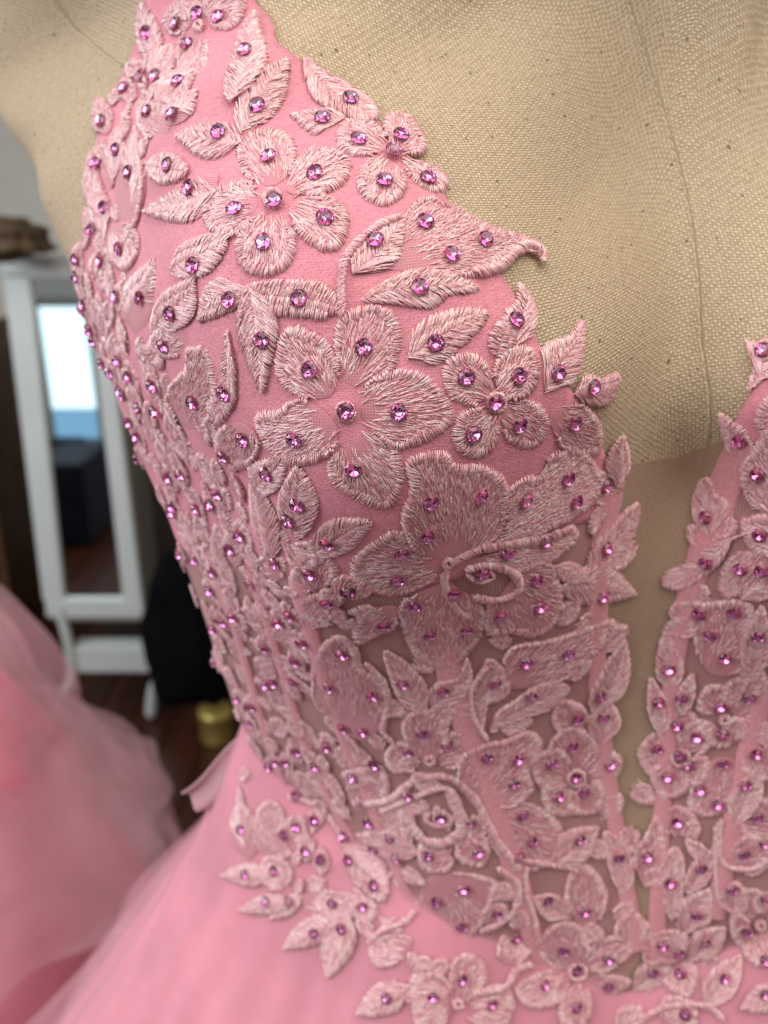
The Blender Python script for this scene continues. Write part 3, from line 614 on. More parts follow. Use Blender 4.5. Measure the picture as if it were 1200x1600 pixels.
# single motifs: kind, outline or (bx,by,tx,ty,w[,bend])
MOT = [
 ('leaf', (248, 108, 228, 6, 38)), ('petal', (245, 128, 275, 75, 34)), ('leaf', (250, 162, 312, 118, 40)), ('petal', (268, 212, 222, 166, 50)), ('leaf', (262, 200, 314, 148, 36)),
 ('petal', (172, 215, 160, 158, 30)), ('leaf', (362, 172, 402, 28, 48, .06)), ('leaf', [(372, 212), (370, 170), (388, 132), (418, 112), (450, 98), (448, 150), (430, 185), (400, 210)]),
 ('leaf', (386, 222, 282, 216, 52, -.06)), ('leaf', (350, 280, 232, 334, 50, -.14)), ('bar', (240, 262, 302, 274, 42)), ('leaf', (205, 376, 220, 202, 42)), ('leaf', (178, 300, 192, 202, 34)), ('leaf', (170, 385, 155, 270, 30)),
 ('petal', (192, 348, 205, 424, 50)), ('petal', (162, 440, 168, 385, 32)), ('petal', (150, 330, 148, 240, 22)), ('cord', [(205, 380), (225, 340), (232, 280), (224, 220)], 12),
 ('leaf', [(472, 98), (486, 100), (502, 118), (545, 142), (578, 165), (590, 190), (565, 200), (530, 185), (498, 170), (480, 140)]), ('leaf', (540, 190, 456, 186, 36, -.12)),
 ('petal', [(600, 425), (560, 410), (600, 385), (640, 330), (665, 316), (700, 326), (740, 345), (775, 362), (815, 374), (842, 392), (836, 404), (815, 396), (795, 405), (770, 424), (735, 438), (690, 432), (640, 428)]),
 ('cord', [(735, 432), (770, 424), (795, 404), (818, 388), (842, 400), (842, 414)], 20), ('cord', [(536, 495), (534, 450), (540, 412), (560, 385), (590, 362), (622, 348)], 17),
 ('leaf', [(566, 472), (598, 445), (650, 424), (700, 430), (742, 452), (726, 462), (700, 464), (672, 484), (630, 480), (600, 476)]), ('leaf', (548, 430, 628, 345, 52, .10)),
 ('leaf', (278, 430, 365, 372, 50)), ('leaf', (262, 518, 312, 436, 50)), ('leaf', (220, 526, 250, 406, 46, -.1)), ('leaf', (398, 452, 318, 502, 50, .15)), ('bar', [(398, 448), (440, 442), (485, 442), (518, 456), (532, 485), (502, 500), (455, 494), (412, 486)]),
 ('leaf', [(392, 448), (428, 478), (438, 520), (430, 560), (417, 612), (400, 580), (380, 530), (378, 490)]), ('petal', (300, 522, 238, 545, 46)), ('petal', [(298, 668), (266, 640), (275, 600), (298, 575), (300, 545), (328, 545), (345, 590), (345, 632), (328, 662)]),
 ('leaf', [(362, 512), (372, 545), (376, 590), (374, 630), (350, 660), (338, 640), (352, 600), (356, 555)]), ('petal', (385, 655, 372, 732, 62)), ('leaf', (440, 755, 395, 722, 46, .1)), ('leaf', (405, 770, 452, 706, 40)),
 ('leaf', (472, 838, 470, 722, 52)), ('leaf', (440, 868, 402, 745, 34)), ('leaf', [(482, 858), (498, 826), (522, 806), (562, 805), (580, 812), (552, 850), (522, 864), (498, 864)]), ('petal', (505, 915, 480, 862, 64)), ('petal', (460, 850, 500, 880, 40)),
 ('bar', (520, 902, 580, 918, 30)), ('petal', (440, 905, 412, 868, 50)), ('leaf', [(635, 562), (630, 535), (652, 508), (690, 490), (740, 485), (756, 500), (722, 540), (690, 566), (655, 576)]),
 ('leaf', [(800, 545), (782, 520), (784, 492), (800, 474), (804, 448), (825, 470), (834, 502), (822, 530)]), ('bar', (772, 560, 786, 498, 34)),
 ('leaf', [(848, 615), (838, 590), (836, 558), (850, 540), (880, 528), (904, 506), (906, 545), (900, 580), (880, 606)]), ('leaf', [(890, 620), (896, 598), (910, 586), (932, 590), (957, 583), (954, 610), (948, 626), (920, 632)]),
 ('petal', [(850, 645), (880, 628), (915, 638), (932, 668), (928, 705), (898, 708), (868, 692)]), ('leaf', (952, 760, 964, 676, 32)), ('petal', (910, 775, 968, 742, 46)),
 ('cord', [(706, 872), (745, 852), (795, 845), (850, 836), (885, 822)], 24), ('petal', [(712, 876), (790, 850), (850, 834), (888, 818), (896, 838), (870, 866), (836, 882), (806, 888), (770, 878)]),
 ('cord', [(725, 882), (755, 876), (788, 884), (806, 902), (798, 922), (765, 930), (738, 924)], 18), ('cord', [(693, 882), (694, 915), (712, 945), (735, 960)], 16), ('cord', [(725, 890), (745, 902), (765, 895), (760, 884)], 8),
 ('petal', [(622, 940), (618, 972), (592, 985), (562, 1000), (553, 985), (560, 960), (585, 942)]),
 ('petal', [(575, 1152), (545, 1140), (520, 1112), (498, 1090), (492, 1040), (505, 1005), (532, 985), (557, 1000), (570, 1037), (592, 1050), (610, 1083), (598, 1130)]), ('cord', [(572, 1030), (600, 1060), (606, 1100), (600, 1135), (618, 1155)], 13),
 ('leaf', [(662, 1108), (630, 1095), (612, 1060), (600, 1012), (625, 1022), (652, 1045), (668, 1075)]), ('leaf', [(662, 1090), (680, 1062), (715, 1050), (728, 1022), (736, 1058), (722, 1086), (695, 1102)]),
 ('petal', [(790, 1070), (785, 1050), (787, 1020), (805, 1002), (850, 996), (890, 984), (945, 964), (960, 978), (940, 1005), (915, 1025), (888, 1052), (845, 1066)]), ('leaf', [(750, 1145), (733, 1112), (736, 1068), (752, 1042), (762, 1024), (788, 1042), (786, 1065), (762, 1090)]),
 ('leaf', [(765, 1142), (770, 1112), (800, 1090), (842, 1062), (886, 1068), (862, 1100), (822, 1116), (790, 1126)]), ('cord', [(760, 1150), (738, 1115), (735, 1070), (758, 1035)], 11),
 ('petal', [(735, 1252), (716, 1215), (720, 1178), (745, 1160), (790, 1150), (820, 1137), (842, 1150), (838, 1180), (824, 1200), (830, 1228), (808, 1252), (770, 1258)]), ('petal', [(752, 1262), (800, 1250), (838, 1256), (870, 1280), (877, 1312), (860, 1345), (820, 1360), (788, 1345), (762, 1305)]),
 ('petal', (905, 1142, 868, 1092, 48)), ('leaf', (935, 1158, 948, 1086, 46)), ('leaf', (918, 1110, 972, 994, 44, .08)), ('leaf', (868, 918, 990, 925, 58, -.1)), ('leaf', [(908, 908), (908, 880), (925, 840), (952, 812), (990, 784), (990, 818), (975, 850), (955, 878), (938, 902)]),
 ('leaf', (860, 880, 915, 905, 30)), ('leaf', (862, 1345, 932, 1288, 48)), ('cord', [(800, 1335), (840, 1345), (880, 1350), (900, 1358)], 12),
 ('cord', [(560, 1250), (610, 1245), (650, 1215), (700, 1210), (738, 1238), (758, 1275), (778, 1312), (810, 1352)], 17), ('cord', [(600, 1262), (650, 1240), (690, 1225), (712, 1236)], 14),
 ('cord', [(640, 1262), (650, 1290), (675, 1312), (708, 1306), (722, 1285), (712, 1250), (700, 1228)], 22), ('cord', [(672, 1262), (668, 1275), (680, 1285), (702, 1282), (706, 1268)], 12), ('petal', (748, 1308, 738, 1270, 30)),
 ('petal', (700, 1318, 662, 1352, 56)), ('petal', (728, 1300, 752, 1350, 48)), ('leaf', (650, 1290, 585, 1330, 46)), ('leaf', (660, 1330, 560, 1300, 40)), ('petal', (560, 1262, 600, 1192, 56)), ('leaf', (600, 1228, 540, 1202, 40)), ('petal', (580, 1290, 640, 1320, 56)),
 ('petal', [(665, 1372), (690, 1358), (742, 1362), (777, 1375), (770, 1402), (762, 1425), (745, 1452), (720, 1476), (692, 1470), (662, 1478), (632, 1472), (612, 1462), (642, 1432), (655, 1400)]),
 ('cord', [(775, 1352), (806, 1375), (804, 1412), (780, 1436), (752, 1448)], 13), ('cord', [(818, 1350), (820, 1390), (832, 1430), (838, 1470)], 10), ('petal', (755, 1440, 790, 1410, 34)),
 ('cord', [(455, 1245), (480, 1250), (510, 1268), (532, 1300), (550, 1335), (590, 1372)], 13), ('leaf', (540, 1310, 610, 1395, 50)), ('petal', (560, 1330, 602, 1408, 44)), ('leaf', (590, 1250, 640, 1300, 40)),
 ('leaf', (428, 1366, 350, 1366, 34)), ('petal', (448, 1388, 418, 1336, 44)), ('leaf', (462, 1404, 376, 1420, 28)), ('leaf', (476, 1396, 424, 1436, 26)), ('petal', [(470, 1400), (500, 1390), (542, 1394), (558, 1420), (522, 1442), (492, 1428)]),
 ('leaf', (524, 1432, 446, 1480, 38)), ('leaf', (548, 1422, 514, 1528, 46)), ('petal', (548, 1388, 585, 1438, 44)), ('leaf', (392, 1345, 378, 1250, 44)), ('petal', [(415, 1340), (400, 1300), (408, 1262), (430, 1250), (448, 1272), (445, 1310), (460, 1335)]),
 ('leaf', (642, 1536, 560, 1582, 46)), ('petal', [(640, 1490), (600, 1512), (582, 1500), (580, 1478), (602, 1458), (640, 1462)]), ('cord', [(640, 1490), (655, 1512), (650, 1540), (640, 1560)], 22), ('cord', [(580, 1470), (600, 1450), (630, 1440), (650, 1420)], 12),
 ('petal', [(790, 1505), (776, 1490), (780, 1465), (802, 1450), (826, 1455), (832, 1478), (815, 1500)]), ('leaf', (892, 1428, 828, 1398, 36)), ('petal', [(905, 1445), (882, 1405), (886, 1370), (900, 1345), (925, 1355), (945, 1385), (945, 1412), (928, 1442)]),
 ('cord', [(742, 1548), (785, 1540), (805, 1512), (830, 1505)], 14), ('petal', [(998, 1468), (1030, 1450), (1066, 1450), (1072, 1475), (1050, 1500), (1010, 1500)]), ('leaf', (985, 1540, 1046, 1500, 38)), ('petal', (1050, 1496, 1078, 1556, 50)),
 ('leaf', (1070, 1494, 1132, 1444, 42)), ('leaf', (1062, 1452, 1108, 1384, 48)), ('leaf', [(1042, 1428), (1032, 1385), (1036, 1335), (1056, 1320), (1068, 1348), (1064, 1400), (1055, 1430)]), ('leaf', (1070, 1390, 1124, 1316, 32)),
 ('leaf', [(975, 1392), (955, 1370), (940, 1300), (962, 1302), (985, 1330), (988, 1370)]), ('petal', [(1010, 1385), (992, 1355), (990, 1325), (1008, 1300), (1026, 1268), (1038, 1300), (1036, 1345)]), ('petal', [(1058, 1306), (1035, 1290), (1030, 1262), (1060, 1256), (1086, 1270), (1080, 1296)]),
 ('leaf', [(1040, 1072), (1025, 1050), (1028, 1010), (1040, 983), (1056, 1000), (1068, 1030), (1062, 1062)]), ('leaf', [(1032, 1146), (1012, 1110), (1014, 1056), (1034, 1078), (1048, 1102), (1044, 1130)]), ('leaf', (1062, 1112, 1082, 1046, 22)), ('petal', (1058, 1166, 1072, 1104, 54)),
 ('petal', [(1140, 1178), (1160, 1200), (1148, 1240), (1130, 1266), (1100, 1272), (1076, 1262), (1074, 1245), (1084, 1212), (1108, 1182)]), ('leaf', (1142, 1285, 1188, 1190, 40)), ('petal', (1170, 1165, 1198, 1215, 50)), ('petal', (1215, 1290, 1150, 1268, 66)),
 ('cord', [(1122, 1275), (1122, 1330), (1138, 1350), (1175, 1352), (1200, 1335)], 12), ('petal', (1145, 1350, 1200, 1310, 56)), ('petal', (1138, 1425, 1150, 1372, 40)), ('cord', [(1118, 1280), (1115, 1340), (1120, 1400), (1145, 1420)], 10),
 ('leaf', (1100, 1570, 1158, 1490, 44)), ('petal', (1040, 1600, 1082, 1562, 60)), ('leaf', (1230, 1540, 1155, 1572, 40)), ('petal', (970, 1610, 1000, 1572, 44)), ('cord', [(1000, 1590), (1040, 1570), (1100, 1568), (1130, 1590)], 12),
 ('leaf', [(1115, 838), (1088, 820), (1085, 785), (1098, 750), (1112, 744), (1124, 768), (1142, 778), (1138, 812)]), ('leaf', [(1180, 828), (1150, 842), (1130, 875), (1100, 902), (1066, 920), (1036, 912), (1040, 892), (1080, 874), (1112, 850)]),
 ('petal', [(1200, 850), (1215, 900), (1195, 920), (1158, 928), (1135, 932), (1124, 915), (1132, 885), (1150, 865)]), ('petal', [(1175, 730), (1150, 735), (1140, 700), (1126, 646), (1146, 655), (1168, 672), (1180, 700)]), ('leaf', [(1170, 610), (1178, 575), (1164, 532), (1184, 540), (1215, 528), (1215, 580), (1190, 598)]),
 ('petal', [(1230, 800), (1190, 800), (1168, 770), (1160, 730), (1180, 700), (1210, 660), (1240, 700)]), ('petal', (1230, 850, 1160, 815, 56)), ('petal', (1240, 650, 1182, 660, 70)),
 ('petal', [(1110, 1050), (1090, 1022), (1082, 985), (1048, 958), (1062, 936), (1110, 938), (1140, 934), (1173, 940), (1176, 970), (1166, 1000), (1168, 1042), (1140, 1052)]), ('leaf', (1170, 1060, 1190, 940, 40)), ('cord', [(1158, 1075), (1165, 1055), (1178, 1040), (1200, 1030)], 10),
]
GEMS = """312,25 345,32 298,75 280,42 235,55 228,125 250,125 200,143 288,138 238,180 278,186 165,193 385,86 403,168 344,210 422,250 493,275 507,343 414,380 369,331 430,318 303,298 272,262 210,273 190,238 155,258 172,327 152,362 197,391 165,410 130,406 131,432
547,160 504,190 560,223 625,217 600,287 667,283 614,242 663,350 704,400 755,378 655,450 586,378 310,417 278,490 229,467 362,470 468,467 412,532 265,539 310,625 358,612 250,599 388,683 358,707 569,543 485,578 463,685 553,732 623,645 541,643 680,537
424,735 470,783 457,808 513,843 487,892 543,918 803,502 727,590 808,588 808,662 738,677 770,628 868,583 920,604 892,658 940,757 671,781 747,771 666,832 815,777 880,743 893,780 627,860 620,900 848,842 790,860 750,890 835,902 840,945 778,958
648,940 670,985 728,978 708,920 599,970 537,1015 518,1067 583,1082 540,1130 570,1137 630,1063 692,1075 660,1142 698,1160 640,1170 820,1032 885,1017 772,1065 828,1083 760,1180 808,1183 803,1222 815,1272 830,1313 810,1338 893,1163 860,1190 952,1193 872,1243 911,1235 898,1212
900,1120 941,1117 935,1085 937,930 942,855 905,1310 640,1240 690,1270 735,1282 748,1330 670,1335 612,1305 555,1210 587,1190 567,1250 578,1283 587,1323 622,1337 585,1383 725,1387 683,1407 655,1448 722,1445 776,1425 385,1365 430,1360 418,1407 453,1407 520,1410 492,1457 535,1450 567,1415 380,1295
605,1558 677,1557 722,1530 768,1568 900,1516 880,1483 950,1497 950,1540 850,1538 900,1573 805,1465 855,1405 913,1422 1035,1475 1058,1487 1020,1518 1063,1520 1100,1470 1088,1428 1047,1378 1095,1355 966,1338 1010,1338 1058,1283 1045,1043 1028,1095 1065,1088 1058,1132 1025,1168 1088,1150 1062,1177 1075,1193 1042,1212
1125,1102 1168,1087 1128,1145 1128,1190 1093,1233 1122,1255 1163,1225 1180,1177 1182,1275 1162,1333 1195,1315 1142,1387 1165,1452 1197,1500 1195,1400 1132,1528 1070,1585 1195,1552 1105,808 1105,878 1158,888 1190,890 1187,835 1185,740 1158,687 1093,958 1147,955 1110,990 1133,1025 1182,990 1193,548
293,736 273,742 350,766 340,783 280,786 317,790 386,832 369,851 314,869 342,887 338,917 437,875 398,908 372,957 357,965 461,952 443,965 478,995 422,1004 468,1024 514,931 545,918 423,1063 466,1057 378,1085 400,1097 452,1183 469,1167 498,1191 427,1192 463,1243 495,1280 467,1290 445,1303 482,1327 505,1340 537,1307 545,1343 517,1160
142,475 132,483 153,513 157,530 164,565 184,580 196,562 213,587 200,608 228,633 213,657 251,640"""
GEMS = [tuple(float(v) for v in g.split(',')) for g in GEMS.split()]
# crystal: flat back, two rows of crown facets and a table
def gem_mesh(name, R=.00195):
    V, F = [], []; n1 = 16; r_in = R * .94
    rows = [(R * .96, 0.), (R, .00022), (R * .80, .00078), (R * .52, .00112)]
    for k, (r, z) in enumerate(rows):
        m_ = n1 if k < 2 else 8
        for i in range(m_): a = 2 * math.pi * (i + (.5 if k == 2 and False else 0)) / m_ + (math.pi / 8 if k == 3 else 0); V.append((r * math.cos(a), r * math.sin(a), z))
    for i in range(16): F.append((i, (i + 1) % 16, 16 + (i + 1) % 16, 16 + i))
    for i in range(8):
        a, b, c_ = 16 + 2 * i, 16 + (2 * i + 1) % 16, 16 + (2 * i + 2) % 16; m0, m1 = 32 + i, 32 + (i + 1) % 8; t0, t1 = 40 + i, 40 + (i + 1) % 8
        F += [(a, b, m0), (b, m1, m0), (b, c_, m1), (m0, m1, t0), (m1, t1, t0)]
    F.append(tuple(40 + i for i in range(8)))
    b0 = len(V); NP = 12
    for i in range(NP): a = 2 * math.pi * (i + .4) / NP; V.append((r_in * math.cos(a), r_in * math.sin(a), .00018 + (.00012 if i % 2 else 0)))
    V.append((0, 0, -.00052)); nf = len(F)
    for i in range(NP): F.append((b0 + i, b0 + (i + 1) % NP, b0 + NP))
    me = mesh_np(name, V, F, smooth=False); me.materials.append(MT['gem']); me.materials.append(MT['gem2'])
    for k in range(nf, len(F)): me.polygons[k].material_index = 1
    me.polygons[nf - 1].material_index = 0
    return me
gemA = gem_mesh('rhinestone')
glue_me = None
def place_gem(p, nrm_, parent, mesh, scale=1.):
    o = bpy.data.objects.new('rhinestone', mesh); C.objects.link(o); o.parent = parent
    nn = Vector(nrm_) + Vector(rng.normal(0, .12, 3)); q = nn.to_track_quat('Z', 'Y'); q.rotate(Matrix.Rotation(rng.uniform(0, 6.28), 3, nn.normalized()))
    o.location = Vector(p) + nn.normalized() * .00035; o.rotation_mode = 'QUATERNION'; o.rotation_quaternion = q; o.scale = (scale,) * 3; return o
def hits(pts):
    H = [hit(*p) for p in pts]; sk = sum(h[2] for h in H) > len(H) / 2
    if sk != any(h[2] for h in H) or not sk:
        if not sk and any(h[2] for h in H): H = [hit(p[0], p[1], False) for p in pts]
    return np.array([h[0] for h in H]), np.array([h[1] for h in H]), sk
ELS = []       # (px polygon, patch, local outline, parent object, lift)
def build(kind, outline, base, parent_name, parent, lift, width=None):
    pts, nr, sk = hits(outline)
    b3 = hit(*base)[0] if base is not None else pts[0]
    pt, pad, data, P = embroider(kind, pts, nr, sk, b3, lift, width, .45 if (outline[0][1] > 900 and not sk) else 1.0)
    me = mesh_lace(parent_name, pad, data)
    if me is None: return None
    o = link(parent_name, me, parent); ELS.append((np.array(outline, float), pt, kind, o, lift)); return o
li = 0
def nlift():
    global li; li += 1; return .00013 * (li % 4)
for k, d, *wd in MOT:
    if k == 'cord':
        m_ = hit(*d[len(d) // 2]); m2 = hit(d[len(d) // 2][0] + 10, d[len(d) // 2][1]); mm = np.linalg.norm(m_[0] - CAM) / FPX
        build('cord', d, None, 'lace_cord', dress, nlift() + .0003, width=wd[0] * mm * .8)
    else:
        o_ = d if isinstance(d, list) else P_(*d[:5], kind='leaf' if k == 'leaf' else 'petal', bend=d[5] if len(d) > 5 else 0)
        build(k, o_, o_[0], 'lace_leaf' if k in ('leaf', 'bar') else 'lace_petal', dress, nlift())
for (cx, cy), ring, petals in FLOWERS:
    p, nn, sk = hit(cx, cy); mm = abs(np.dot(p - CAM, FW)) / FPX
    # centre of the flower: a satin ring (or a small knot) of stitches
    r_ = (15 if ring else 7); ringpts = [(cx + r_ * math.cos(a) * .82, cy + r_ * math.sin(a) * .82) for a in np.linspace(0, 2 * math.pi, 13)]
    fl = build('cord', ringpts, None, 'lace_flower', dress, .0004, width=(9 if ring else 9) * mm)
    for q in petals:
        if isinstance(q, list): build('petal', q, q[0], 'petal', fl, nlift())
        else:
            D = np.array(q[:2]) - (cx, cy); b = np.array([cx, cy]) + D / np.linalg.norm(D) * 13
            o_ = P_(b[0], b[1], q[0], q[1], q[2]); build('petal', o_, o_[0], 'petal', fl, nlift())
def auto(p, nn, sk, parent, ang=None, size=None):
    n_ = nn / np.linalg.norm(nn); e1 = np.cross([0, 0, 1.], n_); e1 /= np.linalg.norm(e1); e2 = np.cross(n_, e1)
    L_ = size or rng.uniform(.0085, .0125); a = ang if ang is not None else rng.uniform(0, 6.28); k = rng.choice(['petal', 'leaf', 'petal'])
    o2 = np.array(P_(0, 0, L_, 0, L_ * rng.uniform(.55, .75) * (1 if k == 'petal' else .8), kind=k)); o2[:, 0] -= L_ * .58
    R = np.array([[math.cos(a), -math.sin(a)], [math.sin(a), math.cos(a)]]); o2 = o2 @ R.T
    pts = p + o2[:, :1] * e1 + o2[:, 1:] * e2; bv = bvh_skirt if sk else bvh_body; Q = []
    for v in pts:
        r = bv.find_nearest(Vector(v)); Q.append(np.array(r[0]))
    Q = np.array(Q); pt, pad, data, P = embroider(k, Q, np.repeat(n_[None], len(Q), 0), sk, Q[0], nlift())
    me = mesh_lace('lace_petal', pad, data); o = link('lace_' + ('leaf' if k == 'leaf' else 'petal'), me, parent)
    return o, pt, k
AUTOP = []
for gi, (gx, gy) in enumerate(GEMS):
    best = None; bd = 1e9
    for poly, pt, kind, o, lift in ELS:
        c_ = poly.mean(0); d = np.hypot(*(c_ - (gx, gy)))
        if kind != 'cord' and inside(poly, np.array([[gx, gy]]))[0]: d *= .1
        elif kind == 'cord' and o.name.startswith('lace_flower'): d *= .3 if d < 12 else 2
        else: d = np.min(np.hypot(poly[:, 0] - gx, poly[:, 1] - gy)) + 8
        if d < bd: bd = d; best = (pt, o, lift, kind)
    p, nn, sk = hit(gx, gy)
    if bd < 24:
        pt, par, lift, kind = best; loc = pt.to2(p[None])[0]; pos = pt.to3(loc, lift + .0004 + (0 if kind != 'leaf' else .00025)); nm = pt.normal(loc)
        # step back along the sight line so that the stone sits over its place on the lace
        v = (pos - CAM); pos = pos - nm * 0
        tgt = CAM + ray(gx, gy) * np.dot(v, FW); tgt = tgt - pos; tgt -= nm * np.dot(tgt, nm); pos = pos + tgt * .9
    else:
        par, pt, kind = auto(p, nn, sk, dress, ang=(rng.uniform(1.1, 2.1) * (1 if rng.random() < .7 else -1)))
        loc = pt.to2(p[None])[0]; pos = pt.to3(loc, .0009); nm = pt.normal(loc)
    if par.parent is not None and par.parent is not dress: par = par.parent
    place_gem(pos, nm, par, gemA, 1.0)
# lace that fills the blurred flank and carries on round the side of the body
def fill(t, z, ang, size=None, gem=True):
    p = SP(np.array([t]), np.array([z]))[0]; q = SP(np.array([t]), np.array([z]), .01)[0]; nn = (q - p) / np.linalg.norm(q - p)
    o, pt, k = auto(p, nn, False, dress, ang, size)
    if gem: place_gem(pt.to3(np.zeros(2), .0009), pt.normal(np.zeros(2)), o, gemA)
FILLPX = [(150, 470), (170, 500), (200, 520), (235, 560), (185, 545), (215, 625), (240, 660), (262, 700), (285, 690), (245, 600), (275, 640), (300, 700), (330, 730), (320, 820), (300, 820), (345, 850), (360, 900), (330, 950), (350, 1000), (375, 1010), (385, 1050), (365, 1050), (400, 1130), (415, 1150), (440, 1130),
 (400, 950), (430, 930), (450, 990), (490, 960), (500, 940), (425, 1040), (440, 1090), (480, 1140), (510, 1200), (530, 1230), (480, 1220), (440, 1220), (410, 1230), (430, 1270), (520, 1290), (410, 960), (380, 980), (395, 1165), (425, 1330), (455, 1340), (540, 1180), (620, 1260), (590, 1150), (690, 1110), (400, 870), (360, 810), (330, 660), (255, 500), (200, 455), (180, 440), (440, 830), (620, 1370), (500, 1370), (1180, 1060), (1190, 1140), (1080, 1290), (985, 1440), (1110, 1500), (845, 1590), (1010, 1560)]
for x, y in FILLPX:
    p, nn, sk = hit(x, y, False); t, z = to_tz(p); fill(t, z, rng.uniform(1.0, 2.2), rng.uniform(.008, .013), gem=False)
for i in range(26):
    z = CAMZ - .02 - .165 * (i / 25); base_t = -1.02 - .10 * math.sin(i) 
    fill(base_t - rng.uniform(.05, .25), z + rng.uniform(-.003, .003), rng.uniform(1.0, 2.2), .0085, gem=(i % 2 == 0))
# small motifs that close the gaps between the traced ones
REG = np.array([(560, 930), (500, 900), (430, 880), (330, 860), (300, 900), (340, 1020), (395, 1170), (420, 1300), (560, 1390), (650, 1470), (760, 1480), (800, 1560), (900, 1580), (1010, 1560), (1090, 1500), (1150, 1400), (1200, 1340), (1200, 760), (1130, 740), (1070, 860), (1040, 980), (1010, 1100), (1000, 1300), (960, 1300), (965, 1180), (985, 1000), (985, 820), (940, 800), (820, 900), (760, 1000), (680, 1040)], float)
KEEP = [(1008, 800, 50), (1005, 900, 50), (1000, 1000, 40), (1000, 1100, 40), (992, 1200, 36), (985, 1280, 28), (880, 850, 28), (600, 1015, 36), (640, 985, 18), (745, 1010, 22), (850, 1130, 34), (650, 1120, 18), (590, 1110, 12), (900, 1290, 22), (735, 1345, 34), (860, 1370, 30), (868, 1432, 20), (760, 1490, 34), (1002, 1420, 26), (1100, 1075, 26), (1070, 960, 18), (1070, 1250, 20), (1118, 1290, 22), (1165, 760, 22), (490, 1120, 26), (455, 1060, 10), (475, 930, 14), (995, 1490, 14)]
def covered(x, y, m_=0):
    for poly, pt, kind, o, lift in ELS:
        if abs(poly[:, 0].mean() - x) > 90 or abs(poly[:, 1].mean() - y) > 90: continue
        if kind != 'cord' and inside(poly, np.array([[x, y]]))[0]: return True
        if np.min(np.hypot(poly[:, 0] - x, poly[:, 1] - y)) < m_: return True
    return any(math.hypot(x - a, y - b) < r for a, b, r in KEEP)
done = []
for _ in range(2600):
    x, y = rng.uniform(300, 1200), rng.uniform(800, 1590)
    if not inside(REG, np.array([[x, y]]))[0] or covered(x, y, 13 if x > 560 else 5) or any(math.hypot(x - a, y - b) < (34 if x > 560 else 21) for a, b in done): continue
    done.append((x, y)); p, nn, sk = hit(x, y)
    if sk: continue
    auto(p, nn, False, dress, rng.uniform(0, 6.28), rng.uniform(.008, .011) if x > 560 else rng.uniform(.0065, .0095))
REG2 = [np.array([(135, 430), (215, 440), (260, 540), (340, 690), (400, 790), (450, 860), (420, 900), (320, 900), (290, 840), (230, 700), (170, 560)], float), np.array([(160, 180), (210, 110), (300, 120), (270, 190), (225, 240), (225, 330), (200, 410), (135, 430), (140, 320)], float)]
for reg, cnt in zip(REG2, (900, 500)):
    lo, hi = reg.min(0), reg.max(0)
    for _ in range(cnt):
        x, y = rng.uniform(lo, hi)
        if not inside(reg, np.array([[x, y]]))[0] or covered(x, y, 5) or any(math.hypot((x - a) * 1.5, (y - b) * .8) < 24 for a, b in done): continue
        done.append((x, y)); p, nn, sk = hit(x, y, False); auto(p, nn, False, dress, rng.uniform(0, 6.28), rng.uniform(.006, .009))
reg = np.array([(392, 1165), (372, 1240), (398, 1345), (470, 1410), (560, 1440), (640, 1500), (760, 1520), (700, 1480), (600, 1400), (520, 1350), (440, 1250)], float); lo, hi = reg.min(0), reg.max(0)
for _ in range(900):
    x, y = rng.uniform(lo, hi)
    if not inside(reg, np.array([[x, y]]))[0] or covered(x, y, 5) or any(math.hypot(x - a, y - b) < 25 for a, b in done): continue
    done.append((x, y)); p, nn, sk = hit(x, y); auto(p, nn, sk, dress, rng.uniform(0, 6.28), rng.uniform(.006, .009))
print('gap motifs', len(done))
# loose filaments of net at the cut edges
def wisps():
    V, F = [], []; o = 0
    for x, y in [(810, 418), (800, 428), (790, 420), (948, 598), (955, 612), (940, 640), (925, 655), (700, 300), (1185, 590), (1160, 640), (1180, 600), (950, 690), (600, 190), (470, 110), (1060, 1010), (1010, 1055), (690, 1215), (740, 975)]:
        for k in range(3):
            p, nn, sk = hit(x + rng.uniform(-8, 8), y + rng.uniform(-8, 8)); e = np.cross(nn, rng.normal(0, 1, 3)); e /= np.linalg.norm(e); e2 = np.cross(nn, e)
            t = np.linspace(0, 1, 12); L_ = rng.uniform(.001, .0028); q = p + nn * (.0012 + .0008 * np.sin(t * 3))[:, None] + e * (t * L_)[:, None] + e2 * (np.sin(t * rng.uniform(2, 5)) * L_ * .3)[:, None]
            v, f = tube_path(q, .00002, 4); V.append(v); F.append(f + o); o += len(v)
    link('net_filaments', mesh_np('net_filaments', np.vstack(V), np.vstack(F)), dress, MT['white_thread'], kind='stuff')
wisps()
# ------------------------------------------------------------------ the room behind, out of focus
def box(name, x0, x1, y0, y1, z0_, z1_, material, parent=None, bev=.004, **k):
    V = [(x, y, z) for x in (x0, x1) for y in (y0, y1) for z in (z0_, z1_)]
    F = [(0, 1, 3, 2), (4, 6, 7, 5), (0, 4, 5, 1), (2, 3, 7, 6), (0, 2, 6, 4), (1, 5, 7, 3)]
    me = mesh_np(name, V, F, smooth=False); o = link(name, me, parent, material, **k)
    if bev: md = o.modifiers.new('bevel', 'BEVEL'); md.width = bev; md.segments = 2
    return o
M_floor, nt, b = mat('mahogany_floor'); v = coords(nt)
mp = N(nt, 'ShaderNodeMapping'); mp.inputs['Scale'].default_value = (9, .8, 1); nt.links.new(v, mp.inputs[0])
nt.links.new(ramp(nt, noise(nt, mp.outputs[0], 3, 5), [(.3, (.022, .006, .003)), (.7, (.075, .020, .009))]), b.inputs['Base Color']); b.inputs['Roughness'].default_value = .28
M_wall = plain('grey_wall_paint', (.70, .67, .60), .8, 0, 3, .06); M_white = plain('white_lacquer', (.62, .66, .64), .35, 0, 4, .05)
